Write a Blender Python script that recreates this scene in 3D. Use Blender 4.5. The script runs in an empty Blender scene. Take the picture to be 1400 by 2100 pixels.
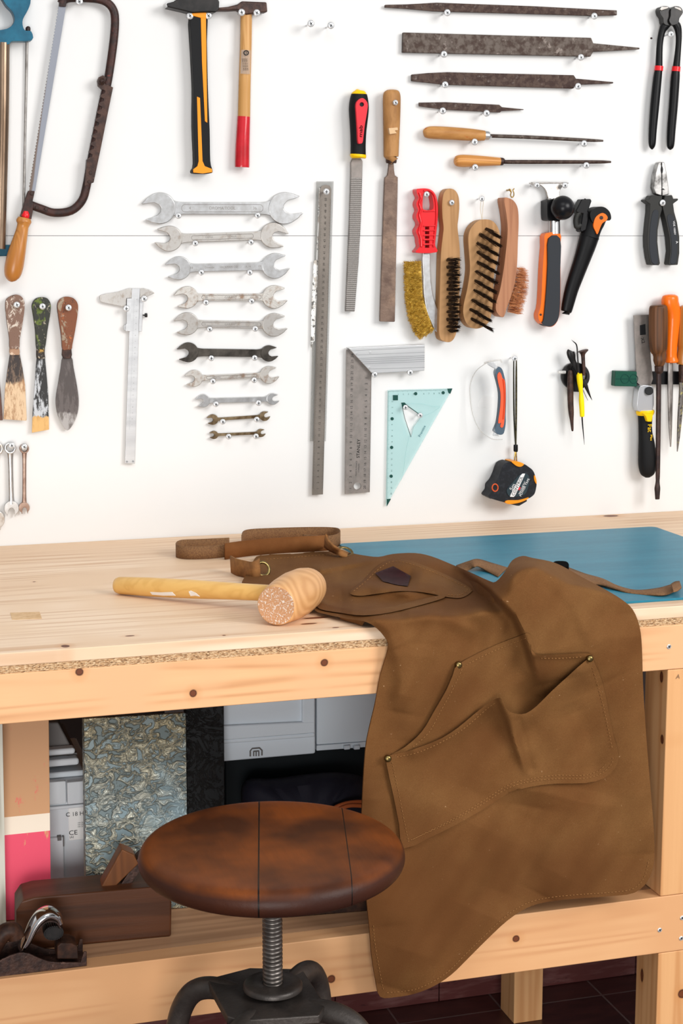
import bpy, math, random
import numpy as np
from mathutils import Vector, Matrix
from mathutils.geometry import delaunay_2d_cdt
R = random.Random(7)
# ---------------------------------------------------------------- camera
FPX = 3400.0; TH = math.radians(9.4); YW = math.radians(16.7)
D = 2.717; H = 1.395; TOP = H-0.498; YF = -(D-1.9935); ZS = H-0.9165
scene = bpy.context.scene
cam = bpy.data.cameras.new('camera'); camo = bpy.data.objects.new('camera', cam)
scene.collection.objects.link(camo); scene.camera = camo
cam.sensor_fit = 'VERTICAL'; cam.sensor_height = 36; cam.lens = FPX/2100*36
camo.location = (0, -D, H); camo.rotation_euler = (math.pi/2-TH, 0, -YW)
cam.clip_start = .05
C0 = Vector((0, -D, H))
fw = Vector((math.sin(YW)*math.cos(TH), math.cos(YW)*math.cos(TH), -math.sin(TH)))
rt = Vector((math.cos(YW), -math.sin(YW), 0))
up = rt.cross(fw)
def ray(px, py): return fw+rt*((px-700)/FPX)+up*((1050-py)/FPX)
def W(px, py, off=0.0):
    d = ray(px, py); return C0+d*((D-off)/d.y)
def YP(px, py, y):
    d = ray(px, py); return C0+d*((y+D)/d.y)
def ZP(px, py, z):
    d = ray(px, py); return C0+d*((z-H)/d.z)
# ---------------------------------------------------------------- light
world = bpy.data.worlds.new('world'); scene.world = world; world.use_nodes = True
wt = world.node_tree; bg = wt.nodes['Background']; bg.inputs[1].default_value = .5
_tc = wt.nodes.new('ShaderNodeTexCoord'); _sp = wt.nodes.new('ShaderNodeSeparateXYZ'); _rp = wt.nodes.new('ShaderNodeValToRGB'); _ma = wt.nodes.new('ShaderNodeMath'); _ma.operation = 'MULTIPLY_ADD'; _ma.inputs[1].default_value = .5; _ma.inputs[2].default_value = .5
wt.links.new(_tc.outputs['Generated'], _sp.inputs[0]); wt.links.new(_sp.outputs[2], _ma.inputs[0]); wt.links.new(_ma.outputs[0], _rp.inputs[0]); wt.links.new(_rp.outputs[0], bg.inputs[0])
_e = _rp.color_ramp.elements; _e[0].position = .3; _e[0].color = (.16, .13, .12, 1); _e[1].position = .62; _e[1].color = (.95, .97, 1, 1)   # a room: dark floor, pale walls and ceiling
def area(name, loc, target, sx, sy, power, col):
    l = bpy.data.lights.new(name, 'AREA'); l.shape = 'RECTANGLE'; l.size = sx; l.size_y = sy; l.energy = power; l.color = col
    o = bpy.data.objects.new(name, l); scene.collection.objects.link(o); o.location = loc
    o.rotation_euler = (Vector(target)-Vector(loc)).to_track_quat('-Z', 'Y').to_euler(); return o
area('window_light', (3.0, -3.5, 2.7), (.75, -.2, .95), 1.9, 1.7, 128, (1, .985, .965))
area('low_fill_light', (-.4, -4.1, .85), (.6, -.4, .8), 1.5, 1.3, 72, (1, .99, .975))  # unseen fill added low behind the camera to brighten under the bench
area('ceiling_light', (.3, -2.4, 3.2), (.7, -.1, 1.0), 1.6, 1.2, 20, (1, .99, .98))
scene.view_settings.view_transform = 'Standard'; scene.view_settings.look = 'None'
scene.view_settings.exposure = -.1; scene.view_settings.gamma = 1; scene.view_settings.use_curve_mapping = False
# ---------------------------------------------------------------- materials
def lin(h):
    if isinstance(h, str):
        h = h.lstrip('#'); c = [int(h[i:i+2], 16)/255 for i in (0, 2, 4)]
    else: c = h
    return tuple((x/12.92 if x <= .04045 else ((x+.055)/1.055)**2.4) for x in c)+(1,)
class NT:
    def __init__(s, name):
        m = bpy.data.materials.new(name); m.use_nodes = True; s.m = m; s.t = m.node_tree; s.b = s.t.nodes['Principled BSDF']
        s.tc = s.t.nodes.new('ShaderNodeTexCoord')
    def n(s, typ, **k):
        x = s.t.nodes.new('ShaderNode'+typ)
        for a, v in k.items(): setattr(x, a, v)
        return x
    def l(s, a, b): s.t.links.new(a, b)
    def map(s, sc=(1, 1, 1), loc=(0, 0, 0), rot=(0, 0, 0)):
        m = s.n('Mapping'); m.inputs['Scale'].default_value = sc; m.inputs['Location'].default_value = loc; m.inputs['Rotation'].default_value = rot
        s.l(s.tc.outputs['Object'], m.inputs['Vector']); return m.outputs[0]
    def noise(s, vec, scale, detail=4, rough=.6, dist=0):
        x = s.n('TexNoise'); x.inputs['Scale'].default_value = scale; x.inputs['Detail'].default_value = detail
        x.inputs['Roughness'].default_value = rough; x.inputs['Distortion'].default_value = dist; s.l(vec, x.inputs['Vector']); return x.outputs['Fac']
    def ramp(s, fac, stops):
        r = s.n('ValToRGB'); e = r.color_ramp.elements
        e[0].position = stops[0][0]; e[0].color = stops[0][1]; e[1].position = stops[-1][0]; e[1].color = stops[-1][1]
        for p, c in stops[1:-1]:
            k = e.new(p); k.color = c
        s.l(fac, r.inputs[0]); return r.outputs[0]
    def mix(s, fac, a, b, mode='MIX'):
        x = s.n('Mix', data_type='RGBA', blend_type=mode)
        for i, v in ((0, fac), (6, a), (7, b)):
            if hasattr(v, 'links'): s.l(v, x.inputs[i])
            else: x.inputs[i].default_value = v
        return x.outputs[2]
    def math(s, op, a, b=0.0, c=0.0, clamp=False):
        x = s.n('Math', operation=op, use_clamp=clamp)
        for i, v in enumerate((a, b, c)):
            if hasattr(v, 'links'): s.l(v, x.inputs[i])
            else: x.inputs[i].default_value = v
        return x.outputs[0]
    def bump(s, h, dist, strength=1):
        b = s.n('Bump'); b.inputs['Distance'].default_value = dist; b.inputs['Strength'].default_value = strength
        s.l(h, b.inputs['Height']); s.l(b.outputs[0], s.b.inputs['Normal'])
    def knots(s, col, pts):
        # dark brown knots at object positions (x,y,z,rx,ry,rz)
        nz = s.noise(s.map(), 60, 2)
        for (x, y, z, rx, ry, rz) in pts:
            m = s.map((1/rx, 1/ry, 1/rz), (-x/rx, -y/ry, -z/rz))
            ln = s.n('VectorMath', operation='LENGTH'); s.l(m, ln.inputs[0])
            d = s.math('ADD', ln.outputs['Value'], s.math('MULTIPLY', nz, .5))
            k = s.math('SUBTRACT', 1.6, d, clamp=True); k = s.math('MULTIPLY', k, 2.2, clamp=True)
            halo = s.math('SUBTRACT', 3.6, d, clamp=False); halo = s.math('MULTIPLY', halo, .16, clamp=True)
            col = s.mix(halo, col, lin('C98950')); col = s.mix(k, col, lin('6E3B22'))
            ring = s.math('SUBTRACT', .22, s.math('ABSOLUTE', s.math('SUBTRACT', d, 1.2)), clamp=True)
            col = s.mix(s.math('MULTIPLY', ring, 4, clamp=True), col, lin('3A1C10'))
        return col
def simple(name, c, rough=.5, metal=0, c2=None, sc=30, lo=.4, hi=.65, stretch=(1, 1, 1), bump=0, bsc=200, c3=None, sc3=12, lo3=.6, hi3=.64, coat=0, spec=None, detail=5):
    s = NT(name); b = s.b; b.inputs['Roughness'].default_value = rough; b.inputs['Metallic'].default_value = metal
    if coat: b.inputs['Coat Weight'].default_value = coat
    spec = .22 if spec is None and not metal else spec
    if spec is not None: b.inputs['Specular IOR Level'].default_value = spec
    col = lin(c)
    if c2:
        f = s.ramp(s.noise(s.map(stretch), sc, detail), [(lo, (0, 0, 0, 1)), (hi, (1, 1, 1, 1))]); col = s.mix(f, col, lin(c2))
    if c3:
        f = s.ramp(s.noise(s.map(stretch, (3, 1, 2)), sc3, 6, .7), [(lo3, (0, 0, 0, 1)), (hi3, (1, 1, 1, 1))]); col = s.mix(f, col, lin(c3))
    if hasattr(col, 'links'): s.l(col, b.inputs['Base Color'])
    else: b.inputs['Base Color'].default_value = col
    if bump: s.bump(s.noise(s.map(), bsc, 3), bump)
    return s.m
def wood(name, light, dark, axis=0, scale=1.0, rough=.55, rings=18, contrast=1.0, knots=(), strips=0, coat=0, third=None):
    s = NT(name); st = [26, 26, 26]; st[axis] = .9
    st = [v*scale for v in st]
    vec = s.map(tuple(st))
    if strips:
        sp = s.n('SeparateXYZ'); s.l(s.tc.outputs['Object'], sp.inputs[0])
        q = s.math('FLOOR', s.math('DIVIDE', sp.outputs[1], strips)); wn = s.n('TexWhiteNoise', noise_dimensions='1D'); s.l(q, wn.inputs['W'])
        ad = s.n('VectorMath', operation='ADD'); s.l(vec, ad.inputs[0]); s.l(wn.outputs['Color'], ad.inputs[1]); mu = s.n('VectorMath', operation='SCALE'); s.l(wn.outputs['Color'], mu.inputs[0]); mu.inputs['Scale'].default_value = 60
        s.l(mu.outputs[0], ad.inputs[1]); vec = ad.outputs[0]
    n1 = s.noise(vec, .55, 3, .55, .6)
    w = s.math('SINE', s.math('MULTIPLY', n1, rings*8.5)); w = s.math('POWER', s.math('MULTIPLY_ADD', w, .5, .5), 2.2)
    n2 = s.noise(vec, 6, 4, .65)
    f = s.math('ADD', s.math('MULTIPLY', w, .6*contrast), s.math('MULTIPLY', n2, .5*contrast))
    f = s.math('SUBTRACT', f, .12, clamp=True)
    col = s.mix(f, lin(light), lin(dark))
    n3 = s.noise(s.map(), 5, 2); 
    if third: col = s.mix(s.ramp(n3, [(.42, (0, 0, 0, 1)), (.62, (1, 1, 1, 1))]), col, lin(third))
    if strips:
        col = s.mix(s.math('MULTIPLY', wn.outputs['Value'], .25), col, lin(dark))
    if knots: col = s.knots(col, knots)
    s.l(col, s.b.inputs['Base Color']); s.b.inputs['Roughness'].default_value = rough; s.b.inputs['Specular IOR Level'].default_value = .3
    if coat: s.b.inputs['Coat Weight'].default_value = coat; s.b.inputs['Coat Roughness'].default_value = .25
    s.bump(n2, .0004, .5)
    return s.m
M = {}
M['steel'] = simple('bright_steel', 'D2D3D4', .3, 1, 'AEACAA', 90, .35, .8, bump=.00006, bsc=900)
M['steel_worn'] = simple('worn_steel', 'C2BEB9', .33, 1, 'A3968A', 110, .5, .75, bump=.0001, bsc=500)
M['steel_rust'] = simple('spotted_steel', 'C6C2BC', .36, 1, '9A8270', 80, .5, .68, bump=.0002, bsc=500)
M['steel_dark'] = simple('dark_steel', '5A554F', .38, .9, '2E2B28', 40, .4, .7, bump=.0002)
M['steel_brown'] = simple('browned_steel', '8F7D62', .4, 1, '55432F', 60, .4, .65, bump=.0002)
M['steel_mid'] = simple('grey_steel', '9A9692', .42, .85, '75706C', 60, .4, .7, bump=.0001, bsc=600)
M['file'] = simple('rusty_file_steel', '5C524B', .5, .5, '3A2A22', 110, .4, .6, bump=.0004, bsc=900, c3='7C716A', sc3=80)
M['file2'] = simple('brown_rusted_file', '4C3A31', .55, .4, '341F18', 130, .42, .58, bump=.0004, bsc=900, c3='6E645E', sc3=110, lo3=.6, hi3=.7)
M['rust'] = simple('dark_rust', '3E2019', .5, .3, '251613', 80, .4, .6, bump=.0005, bsc=250, c3='6E2A22', sc3=22)
M['rust2'] = simple('brown_rust', '4A3127', .5, .35, '2E1C17', 90, .4, .6, bump=.0005, bsc=250, c3='8A6A5C', sc3=60, lo3=.62, hi3=.68)
M['black'] = simple('black_plastic', '0B0B0D', .4)
M['blackrub'] = simple('black_rubber', '0F1012', .6, bump=.0001, bsc=1500)
M['darkgrey'] = simple('dark_grey_rubber', '2F3237', .6, bump=.0001, bsc=1500)
M['plier_grey'] = simple('grey_plastic_grip', '2E2E2C', .5)
M['blacksteel'] = simple('black_steel', '141313', .4, .4, '262322', 60)
M['orange'] = simple('orange_plastic', 'F2700F', .35, 0, coat=.3)
M['amber'] = simple('amber_plastic', 'F29722', .4)
M['yellow'] = simple('yellow_plastic', 'F7C600', .4)
M['lemon'] = simple('lemon_plastic', 'FFE000', .4)
M['red'] = simple('red_plastic', 'E01E26', .35, coat=.3)
M['redgrip'] = simple('red_grip', 'E0303C', .45)
M['redpaint'] = simple('red_paint', 'C8202C', .3, c2='B01822', coat=.4)
M['teal'] = simple('teal_paint', '1F6A85', .4, 0, '15506A', 25, bump=.0003, bsc=900, coat=.2)
M['tube'] = simple('tarnished_tube', '9C8570', .3, .9, '6F5B4A', 30, stretch=(1, 1, .2))
M['oak'] = wood('varnished_handle_wood', 'C98A45', '94581F', 2, 1.0, .35, 14, .8, coat=.4, third='B0702E')
M['ash'] = wood('pale_handle_wood', 'D9A86C', 'A97338', 2, 1.0, .45, 12, .8, third='C08E50')
M['ashx'] = wood('pale_wood_along', 'D79A56', 'A5652B', 0, 1.0, .45, 12, .8)
M['brushwood'] = wood('brush_wood', 'B88C5E', '8E6438', 2, 1.0, .6, 8, .7)
M['brushwood2'] = wood('reddish_brush_wood', 'B47E5C', '875238', 2, 1.0, .6, 8, .7)
M['oldwood'] = wood('old_brown_wood', '6B4325', '3A2314', 2, 1.0, .45, 10, 1)
M['white'] = simple('white_paint', 'F4F3F0', .5)
M['ink'] = simple('black_ink', '1E1E20', .6)
M['inkteal'] = simple('green_ink', '14463F', .5)
M['whiteink'] = simple('white_ink', 'E8E8E8', .6)
M['alu'] = simple('brushed_aluminium', 'D6D7D8', .35, .85, 'C2C3C5', 40, stretch=(.1, 1, 1))
M['alu_groove'] = simple('aluminium_groove', '8F9193', .5, .5)
M['blade'] = simple('grey_ruler_steel', '8D8580', .5, .55, '7E7873', 60, stretch=(1, 1, 1))
M['ruler'] = simple('steel_rule', '827A72', .45, .6, '6E6760', 30, stretch=(1, 1, .3))
M['chromeR'] = simple('chrome', 'DADADA', .12, 1)
M['brass'] = simple('brass', 'B08D45', .3, 1, '6E5A2C', 200)
M['brassw'] = simple('brass_wire', 'E3BC50', .4, .35, 'A47A1E', 160)
M['copperw'] = simple('copper_wire', 'D08A58', .4, .3, '9A5430', 120)
M['wirebr'] = simple('brown_wire_bristle', '3A2A20', .5, .3, '1C1410', 200)
M['string'] = simple('string', 'D8CDB8', .9)
M['screw'] = simple('zinc_screw', 'EEEFF0', .38, .4, '9EA0A2', 200)
M['screwdark'] = simple('screw_recess', '3A3C3E', .5, .6)
def clear(name, col, alpha, rough=.08):
    s = NT(name); s.b.inputs['Base Color'].default_value = lin(col); s.b.inputs['Roughness'].default_value = rough
    s.b.inputs['Alpha'].default_value = alpha; return s.m
M['clear'] = clear('clear_plastic', 'B9BCBE', .2)
M['lens'] = clear('clear_lens', 'E8ECEE', .07)
M['strip'] = clear('smeared_clear_strip', 'A8A8A4', .4)
M['clearR'] = clear('clear_acrylic', 'DCDAD6', .5)
M['aqua'] = clear('aqua_transparent_plastic', 'C2E8E8', .45)
M['paint_smear'] = simple('paint_smears', 'EDEDEA', .6, 0, '6A6864', 130, .52, .58, c3='C2BAB0', sc3=70, lo3=.52, hi3=.6)
# ---------------------------------------------------------------- mesh building
def cr(pts, n=6, closed=False):
    P = [Vector(p) for p in pts]; out = []; m = len(P)
    rng = range(m) if closed else range(m-1)
    for i in rng:
        if closed: a, b, c, d = P[(i-1) % m], P[i], P[(i+1) % m], P[(i+2) % m]
        else: a, b, c, d = P[max(i-1, 0)], P[i], P[i+1], P[min(i+2, m-1)]
        for k in range(n):
            t = k/n
            out.append(.5*((2*b)+(c-a)*t+(2*a-5*b+4*c-d)*t*t+(3*b-a-3*c+d)*t**3))
    if not closed: out.append(P[-1])
    return [tuple(v) for v in out]
def inpoly(x, y, poly):
    c = False; j = len(poly)-1
    for i in range(len(poly)):
        xi, yi = poly[i][0], poly[i][1]; xj, yj = poly[j][0], poly[j][1]
        if (yi > y) != (yj > y) and x < (xj-xi)*(y-yi)/(yj-yi)+xi: c = not c
        j = i
    return c
def q(ox, oy, s, pts): return [(ox+p[0]/s, oy+p[1]/s)+tuple(v/s for v in p[2:]) for p in pts]
def circ(cx, cy, r, n=24, ry=None): return [(cx+r*math.cos(2*math.pi*i/n), cy+(ry or r)*math.sin(2*math.pi*i/n)) for i in range(n)]
class MB:
    def __init__(s): s.v = []; s.f = []; s.mi = []; s.cur = 0
    def add(s, v, f):
        o = len(s.v); s.v += [Vector(p) for p in v]; s.f += [tuple(i+o for i in g) for g in f]; s.mi += [s.cur]*len(f); return s
    def box(s, x0, x1, y0, y1, z0, z1):
        v = [(x, y, z) for z in (z0, z1) for y in (y0, y1) for x in (x0, x1)]
        return s.add(v, [(0, 2, 3, 1), (4, 5, 7, 6), (0, 1, 5, 4), (2, 6, 7, 3), (0, 4, 6, 2), (1, 3, 7, 5)])
    def hexa(s, a, b):   # two matching 4-corner loops
        v = list(a)+list(b)
        return s.add(v, [(0, 1, 2, 3), (7, 6, 5, 4), (0, 4, 5, 1), (1, 5, 6, 2), (2, 6, 7, 3), (3, 7, 4, 0)])
    def tube(s, pts, rad, n=16, ref=(0, 1, 0), caps=True):
        """pts world, rad list of (a,b): a across (in plane), b along ref"""
        P = [Vector(p) for p in pts]; ref = Vector(ref); v = []; f = []; m = len(P); pr = None
        for i, p in enumerate(P):
            t = (P[min(i+1, m-1)]-P[max(i-1, 0)])
            t = t.normalized() if t.length > 1e-9 else Vector((0, 0, 1))
            a = t.cross(ref)
            if a.length < 1e-4: a = pr or t.orthogonal()
            a.normalize(); pr = a; b = a.cross(t)
            ra, rb = rad[i] if isinstance(rad, list) else rad
            for k in range(n):
                th = 2*math.pi*k/n; v.append(p+a*(ra*math.cos(th))+b*(rb*math.sin(th)))
        for i in range(m-1):
            for k in range(n):
                k2 = (k+1) % n; f.append((i*n+k, i*n+k2, (i+1)*n+k2, (i+1)*n+k))
        if caps: f.append(tuple(range(n))[::-1]); f.append(tuple((m-1)*n+k for k in range(n)))
        return s.add(v, f)
    def prism(s, outline, f0, f1, holes=()):
        """outline px pts, f0/f1: mapping px->world for front and back"""
        out = [(p[0], p[1]) for p in outline]; n = len(out); vs = [Vector(p) for p in out]; ed = []; 
        hs = []; o = n
        for h in holes:
            hs.append([(p[0], p[1]) for p in h]); m = len(h); vs += [Vector((p[0], p[1])) for p in h]
            ed += [(o+i, o+(i+1) % m) for i in range(m)]; o += m
        r = delaunay_2d_cdt(vs, ed, [list(range(n))], 1, 1e-5)
        V = r[0]; T = []
        for t in r[2]:
            cx = sum(V[i][0] for i in t)/len(t); cy = sum(V[i][1] for i in t)/len(t)
            if any(inpoly(cx, cy, h) for h in hs): continue
            a = V[t[0]]; b = V[t[1]]; c = V[t[2]]
            if (b[0]-a[0])*(c[1]-a[1])-(b[1]-a[1])*(c[0]-a[0]) > 0: t = t[::-1]
            T.append(tuple(t))
        k = len(V); v = [f0(p[0], p[1]) for p in V]+[f1(p[0], p[1]) for p in V]
        cnt = {}
        for t in T:
            for i in range(len(t)):
                e = (t[i], t[(i+1) % len(t)]); cnt[e] = 1
        f = list(T)+[tuple(i+k for i in t[::-1]) for t in T]
        for (a, b) in cnt:
            if (b, a) not in cnt: f.append((b, a, a+k, b+k))
        return s.add(v, f)
    def wp(s, outline, off, th, holes=()):
        return s.prism(outline, lambda x, y: W(x, y, off+th), lambda x, y: (lambda p: Vector((p.x, -off, p.z)))(W(x, y, off+th)), holes)
    def islands(s):
        par = list(range(len(s.v)))
        def fd(a):
            while par[a] != a: par[a] = par[par[a]]; a = par[a]
            return a
        for f in s.f:
            for i in f[1:]: par[fd(i)] = fd(f[0])
        g = {}
        for k, f in enumerate(s.f): g.setdefault(fd(f[0]), []).append(k)
        out = []
        for ks in g.values():
            m = MB(); mp = {}
            for k in ks:
                for i in s.f[k]:
                    if i not in mp: mp[i] = len(m.v); m.v.append(s.v[i])
                m.f.append(tuple(mp[i] for i in s.f[k])); m.mi.append(s.mi[k])
            out.append(m)
        return out
    def build(s, name, mat, parent=None, smooth=False, bevel=0, seg=2, solid=0, sub=0, origin=None, **props):
        if parent and name in SUBOF:
            for c_ in reversed(list(parent.children)):
                if c_.name.split('.')[0] in SUBOF[name]: parent = c_; break
        if name in SPLIT:
            comps = s.islands()
            if len(comps) > 1: return [c_.build(name, mat, parent, smooth, bevel, seg, solid, sub, origin, **props) for c_ in comps][-1]
        mats = mat if isinstance(mat, (list, tuple)) else [mat]
        me = bpy.data.meshes.new(name)
        c = origin or sum(s.v, Vector())/max(1, len(s.v)); c = Vector(c)
        me.from_pydata([v-c for v in s.v], [], s.f); me.update()
        for m in mats: me.materials.append(m)
        if len(mats) > 1: me.polygons.foreach_set('material_index', s.mi)
        if smooth: me.polygons.foreach_set('use_smooth', [True]*len(me.polygons))
        o = bpy.data.objects.new(name, me); scene.collection.objects.link(o)
        if parent: o.parent = parent; o.location = c-WO[parent.name]
        else: o.location = c
        WO[o.name] = c
        if solid: m = o.modifiers.new('solid', 'SOLIDIFY'); m.thickness = solid; m.offset = -1
        if bevel:
            m = o.modifiers.new('bevel', 'BEVEL'); m.width = bevel; m.segments = seg; m.limit_method = 'ANGLE'; m.angle_limit = math.radians(40)
            if not smooth: me.polygons.foreach_set('use_smooth', [True]*len(me.polygons)); m.harden_normals = True
        if smooth and not bevel: me.set_sharp_from_angle(angle=math.radians(50))
        if sub: m = o.modifiers.new('sub', 'SUBSURF'); m.levels = sub; m.render_levels = sub
        for k, x in props.items(): o[k] = x
        return o
WO = {}
SPLIT = {'jaw', 'jaws', 'ground_edge', 'stripe', 'lid_panel', 'rivet', 'hinge', 'bumper', 'strap_strand', 'latch', 'string_strand', 'slider_plate', 'grip_rib', 'casting_plate', 'paint_smear'}
SUBOF = {'label_print': ['label_sticker'], 'sticker_print': ['sticker'], 'sticker': ['handle'] and [], 'maker_mark': ['inlay'] and ['grip'], 'badge_band': ['badge'], 'badge_print': ['badge'], 'badge_spot': ['badge'], 'band_print': ['badge'], 'scale_marks': ['blade', 'plate', 'beam'], 'scale_and_name': ['blade'], 'rib_grooves': ['stock'], 'moulded_rings': ['end_cap'], 'lens_rim': ['lens'], 'temple_inlay': ['temple'], 'temple_ridge': ['temple'], 'soft_inlay': ['grip'], 'grip_print': ['grip'], 'ground_edge': ['jaws'], 'jaw_gap': ['jaws'], 'striking_face': ['head'], 'paper_label': ['handle'], 'paint_chip': ['handle'], 'pad_stitching': ['suede_pad'], 'moulded_logo': ['body'], 'latch_gap': ['body'], 'blade_print': ['blade'], 'joint_button': ['joint'], 'grip_text': ['grip'], 'lanyard_hole': ['handle'], 'hanging_hole': ['soft_grip'], 'panel_rim': ['shank'], 'stamped_text': ['shank'], 'worn_label': ['handle'], 'peen_tip': ['head'], 'pencil_letter': ['leg'], 'joint_patch': ['tabletop'], 'maker_name': ['plate'], 'engraved_arc': ['plate'], 'stripe': ['grip'], 'collar_disc': ['top_plate'], 'mouth_recess': ['body'], 'slide_pin': []}
def tag(o, label, cat, group=None, kind=None):
    if label: o['label'] = label
    if cat: o['category'] = cat
    if group: o['group'] = group
    if kind: o['kind'] = kind
    return o
def thing(name, loc, label, cat, group=None):
    o = bpy.data.objects.new(name, None); scene.collection.objects.link(o); o.location = loc; o.empty_display_size = .02
    WO[o.name] = Vector(loc); return tag(o, label, cat, group)
def pscale(px, py, off=0): return (W(px+1, py, off)-W(px, py, off)).length
def htube(pts, off, ratio=1.0, n=6, cap=True, seg=20, mb=None, flat=None):
    """pts [(px,py,halfwidth_px)], off = centre distance from wall"""
    P = cr([(p[0], p[1], p[2]) for p in pts], n)
    w = []; r = []
    for (x, y, h) in P:
        c = W(x, y, off); k = pscale(x, y, off)*.98; h = max(h, .05)*k; w.append(c); r.append((h, h*ratio if flat is None else min(flat, h*1.0)))
    return (mb or MB()).tube(w, r, seg)
TXT = {}
def textmesh(s, bold=False):
    if s not in TXT:
        c = bpy.data.curves.new('t', 'FONT'); c.body = s; c.size = 1; c.align_x = 'CENTER'; c.align_y = 'CENTER'; c.resolution_u = 3
        o = bpy.data.objects.new('t', c); scene.collection.objects.link(o); dg = bpy.context.evaluated_depsgraph_get()
        me = bpy.data.meshes.new_from_object(o.evaluated_get(dg)); TXT[s] = ([v.co.copy() for v in me.vertices], [tuple(p.vertices) for p in me.polygons])
        bpy.data.objects.remove(o); bpy.data.curves.remove(c); bpy.data.meshes.remove(me)
    return TXT[s]
def addtext(mb, s, org, ex, ey, size, sx=1.0):
    v, f = textmesh(s); mb.add([org+ex*(p.x*size*sx)+ey*(p.y*size) for p in v], f)
def walltext(mb, s, px, py, hpx, deg, off, sx=1.0):
    """deg: reading direction in image, ccw"""
    k = pscale(px, py, off); a = math.radians(deg); ex = Vector((math.cos(a), 0, math.sin(a))); ey = Vector((-math.sin(a), 0, math.cos(a)))
    addtext(mb, s, W(px, py, off), ex, ey, hpx*k*1.35, sx)
# ================================================================ structure
def XP(px, py, x):
    d = ray(px, py); return C0+d*(x/d.x)
def struct(o): o['kind'] = 'structure'; return o
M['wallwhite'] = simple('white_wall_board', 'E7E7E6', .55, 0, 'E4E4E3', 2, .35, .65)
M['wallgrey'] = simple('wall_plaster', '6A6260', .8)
mb = MB(); zs = W(700, 483.5).z
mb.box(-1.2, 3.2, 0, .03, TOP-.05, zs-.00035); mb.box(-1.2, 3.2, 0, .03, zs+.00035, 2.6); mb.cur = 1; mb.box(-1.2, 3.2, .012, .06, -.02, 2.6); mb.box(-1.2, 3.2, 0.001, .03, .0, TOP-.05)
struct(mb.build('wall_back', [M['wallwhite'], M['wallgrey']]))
def tiles(name, grout=.004, size=.2, ax=(0, 1), base='4A2826', d2='311A1C', gr='6E5F5C', off=(0, 0)):
    s = NT(name); br = s.n('TexBrick'); br.offset = 0; br.inputs['Scale'].default_value = 1
    br.inputs['Brick Width'].default_value = size; br.inputs['Row Height'].default_value = size; br.inputs['Mortar Size'].default_value = grout/2
    m = s.map((1, 1, 1), (off[0], off[1], 0)); 
    if ax == (0, 2): m = s.map((1, 1, 1), (off[0], 0, 0), (math.pi/2, 0, 0))
    s.l(m, br.inputs['Vector']); br.inputs['Color1'].default_value = lin(base); br.inputs['Color2'].default_value = lin(d2); br.inputs['Mortar'].default_value = lin(gr)
    f = s.noise(s.map((1, 3, 1)), 12, 5, .7); c = s.mix(s.ramp(f, [(.45, (0, 0, 0, 1)), (.7, (.45,)*3+(1,))]), br.outputs['Color'], lin('6A3A36'))
    s.l(c, s.b.inputs['Base Color']); s.b.inputs['Roughness'].default_value = .38; s.bump(br.outputs['Fac'], -.001); return s.m
fo = ZP(803, 2080, 0)
M['tile'] = tiles('dark_red_floor_tiles', off=(-fo.x+.2, -ZP(1100, 2060, 0).y))
mb = MB(); mb.box(-1.2, 3.2, -3.6, .0, -.02, 0); struct(mb.build('floor', M['tile'], origin=(0, 0, 0)))
M['skirt'] = simple('dark_red_skirting_tile', '5A302E', .4, 0, '7A5552', 8, .45, .7, stretch=(1, 1, 6), c3='3E2122', sc3=9)
mb = MB()
for i in range(-5, 15): mb.box(i*.2+.001, i*.2+.199, -.012, -.0005, .001, .105)
struct(mb.build('baseboard_back', M['skirt'], bevel=.001))
# ================================================================ workbench
def loc(pts, o): return [(p.x-o[0], p.y-o[1], p.z-o[2]) for p in pts]
bx0, bx1 = -.35, 1.95
bench = thing('workbench', (.8, YF, 0), 'pale pine workbench with chipboard strip, front rail and lower shelf against white wall', 'workbench')
oT = (.8, -.36, TOP)
def kn(o, L, thin='z'):
    out = []
    for (p, a, b) in L:
        l = p-Vector(o); r = {'z': (a, b, .05), 'y': (a, .05, b), 'x': (.05, a, b)}[thin]; out.append((l.x, l.y, l.z)+r)
    return out
kt = kn(oT, [(ZP(134, 1325, TOP), .0045, .006), (ZP(648, 1267, TOP), .016, .004), (ZP(634, 1279, TOP), .010, .003), (ZP(266, 1304, TOP), .005, .0025), (ZP(459, 1303, TOP), .002, .002), (ZP(688, 1287, TOP), .004, .002), (ZP(1252, 1058, TOP), .012, .008), (ZP(70, 1193, TOP), .002, .002)])
M['pinetop'] = wood('pine_top', 'F5DCC0', 'CFA47C', 0, .55, .5, 9, 1.0, knots=kt, strips=.098, third='EACBAA')
mb = MB(); mb.box(bx0, bx1, YF, -.001, TOP-.0165, TOP); mb.build('tabletop', M['pinetop'], bench, bevel=.0012, origin=oT)
mb = MB(); a = [ZP(*p, TOP) for p in ((21, 1257), (81, 1255), (86, 1269), (25, 1271))]
M['patch'] = simple('pale_joint_patch', 'DDB98C', .5, 0, 'CDA474', 90)
mb.hexa([v+Vector((0, 0, .0004)) for v in a], [v-Vector((0, 0, .002)) for v in a]); mb.build('joint_patch', M['patch'], bench, label='small tan rectangular inlay patch')
s = NT('chipboard'); v1 = s.n('TexVoronoi'); v1.inputs['Scale'].default_value = 850; s.l(s.map((.45, 1, 1.4)), v1.inputs['Vector'])
sp = s.n('SeparateColor'); s.l(v1.outputs['Color'], sp.inputs[0])
s.l(s.ramp(sp.outputs[0], [(0, lin('6E4E30')), (.2, lin('A57C54')), (.55, lin('C9A074')), (1, lin('E2C49C'))]), s.b.inputs['Base Color']); s.b.inputs['Roughness'].default_value = .8
s.bump(sp.outputs[0], .0008); M['chip'] = s.m
mb = MB(); mb.box(bx0, bx1, YF+.0012, -.002, TOP-.0262, TOP-.0165); mb.build('chipboard_layer', M['chip'], bench)
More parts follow.
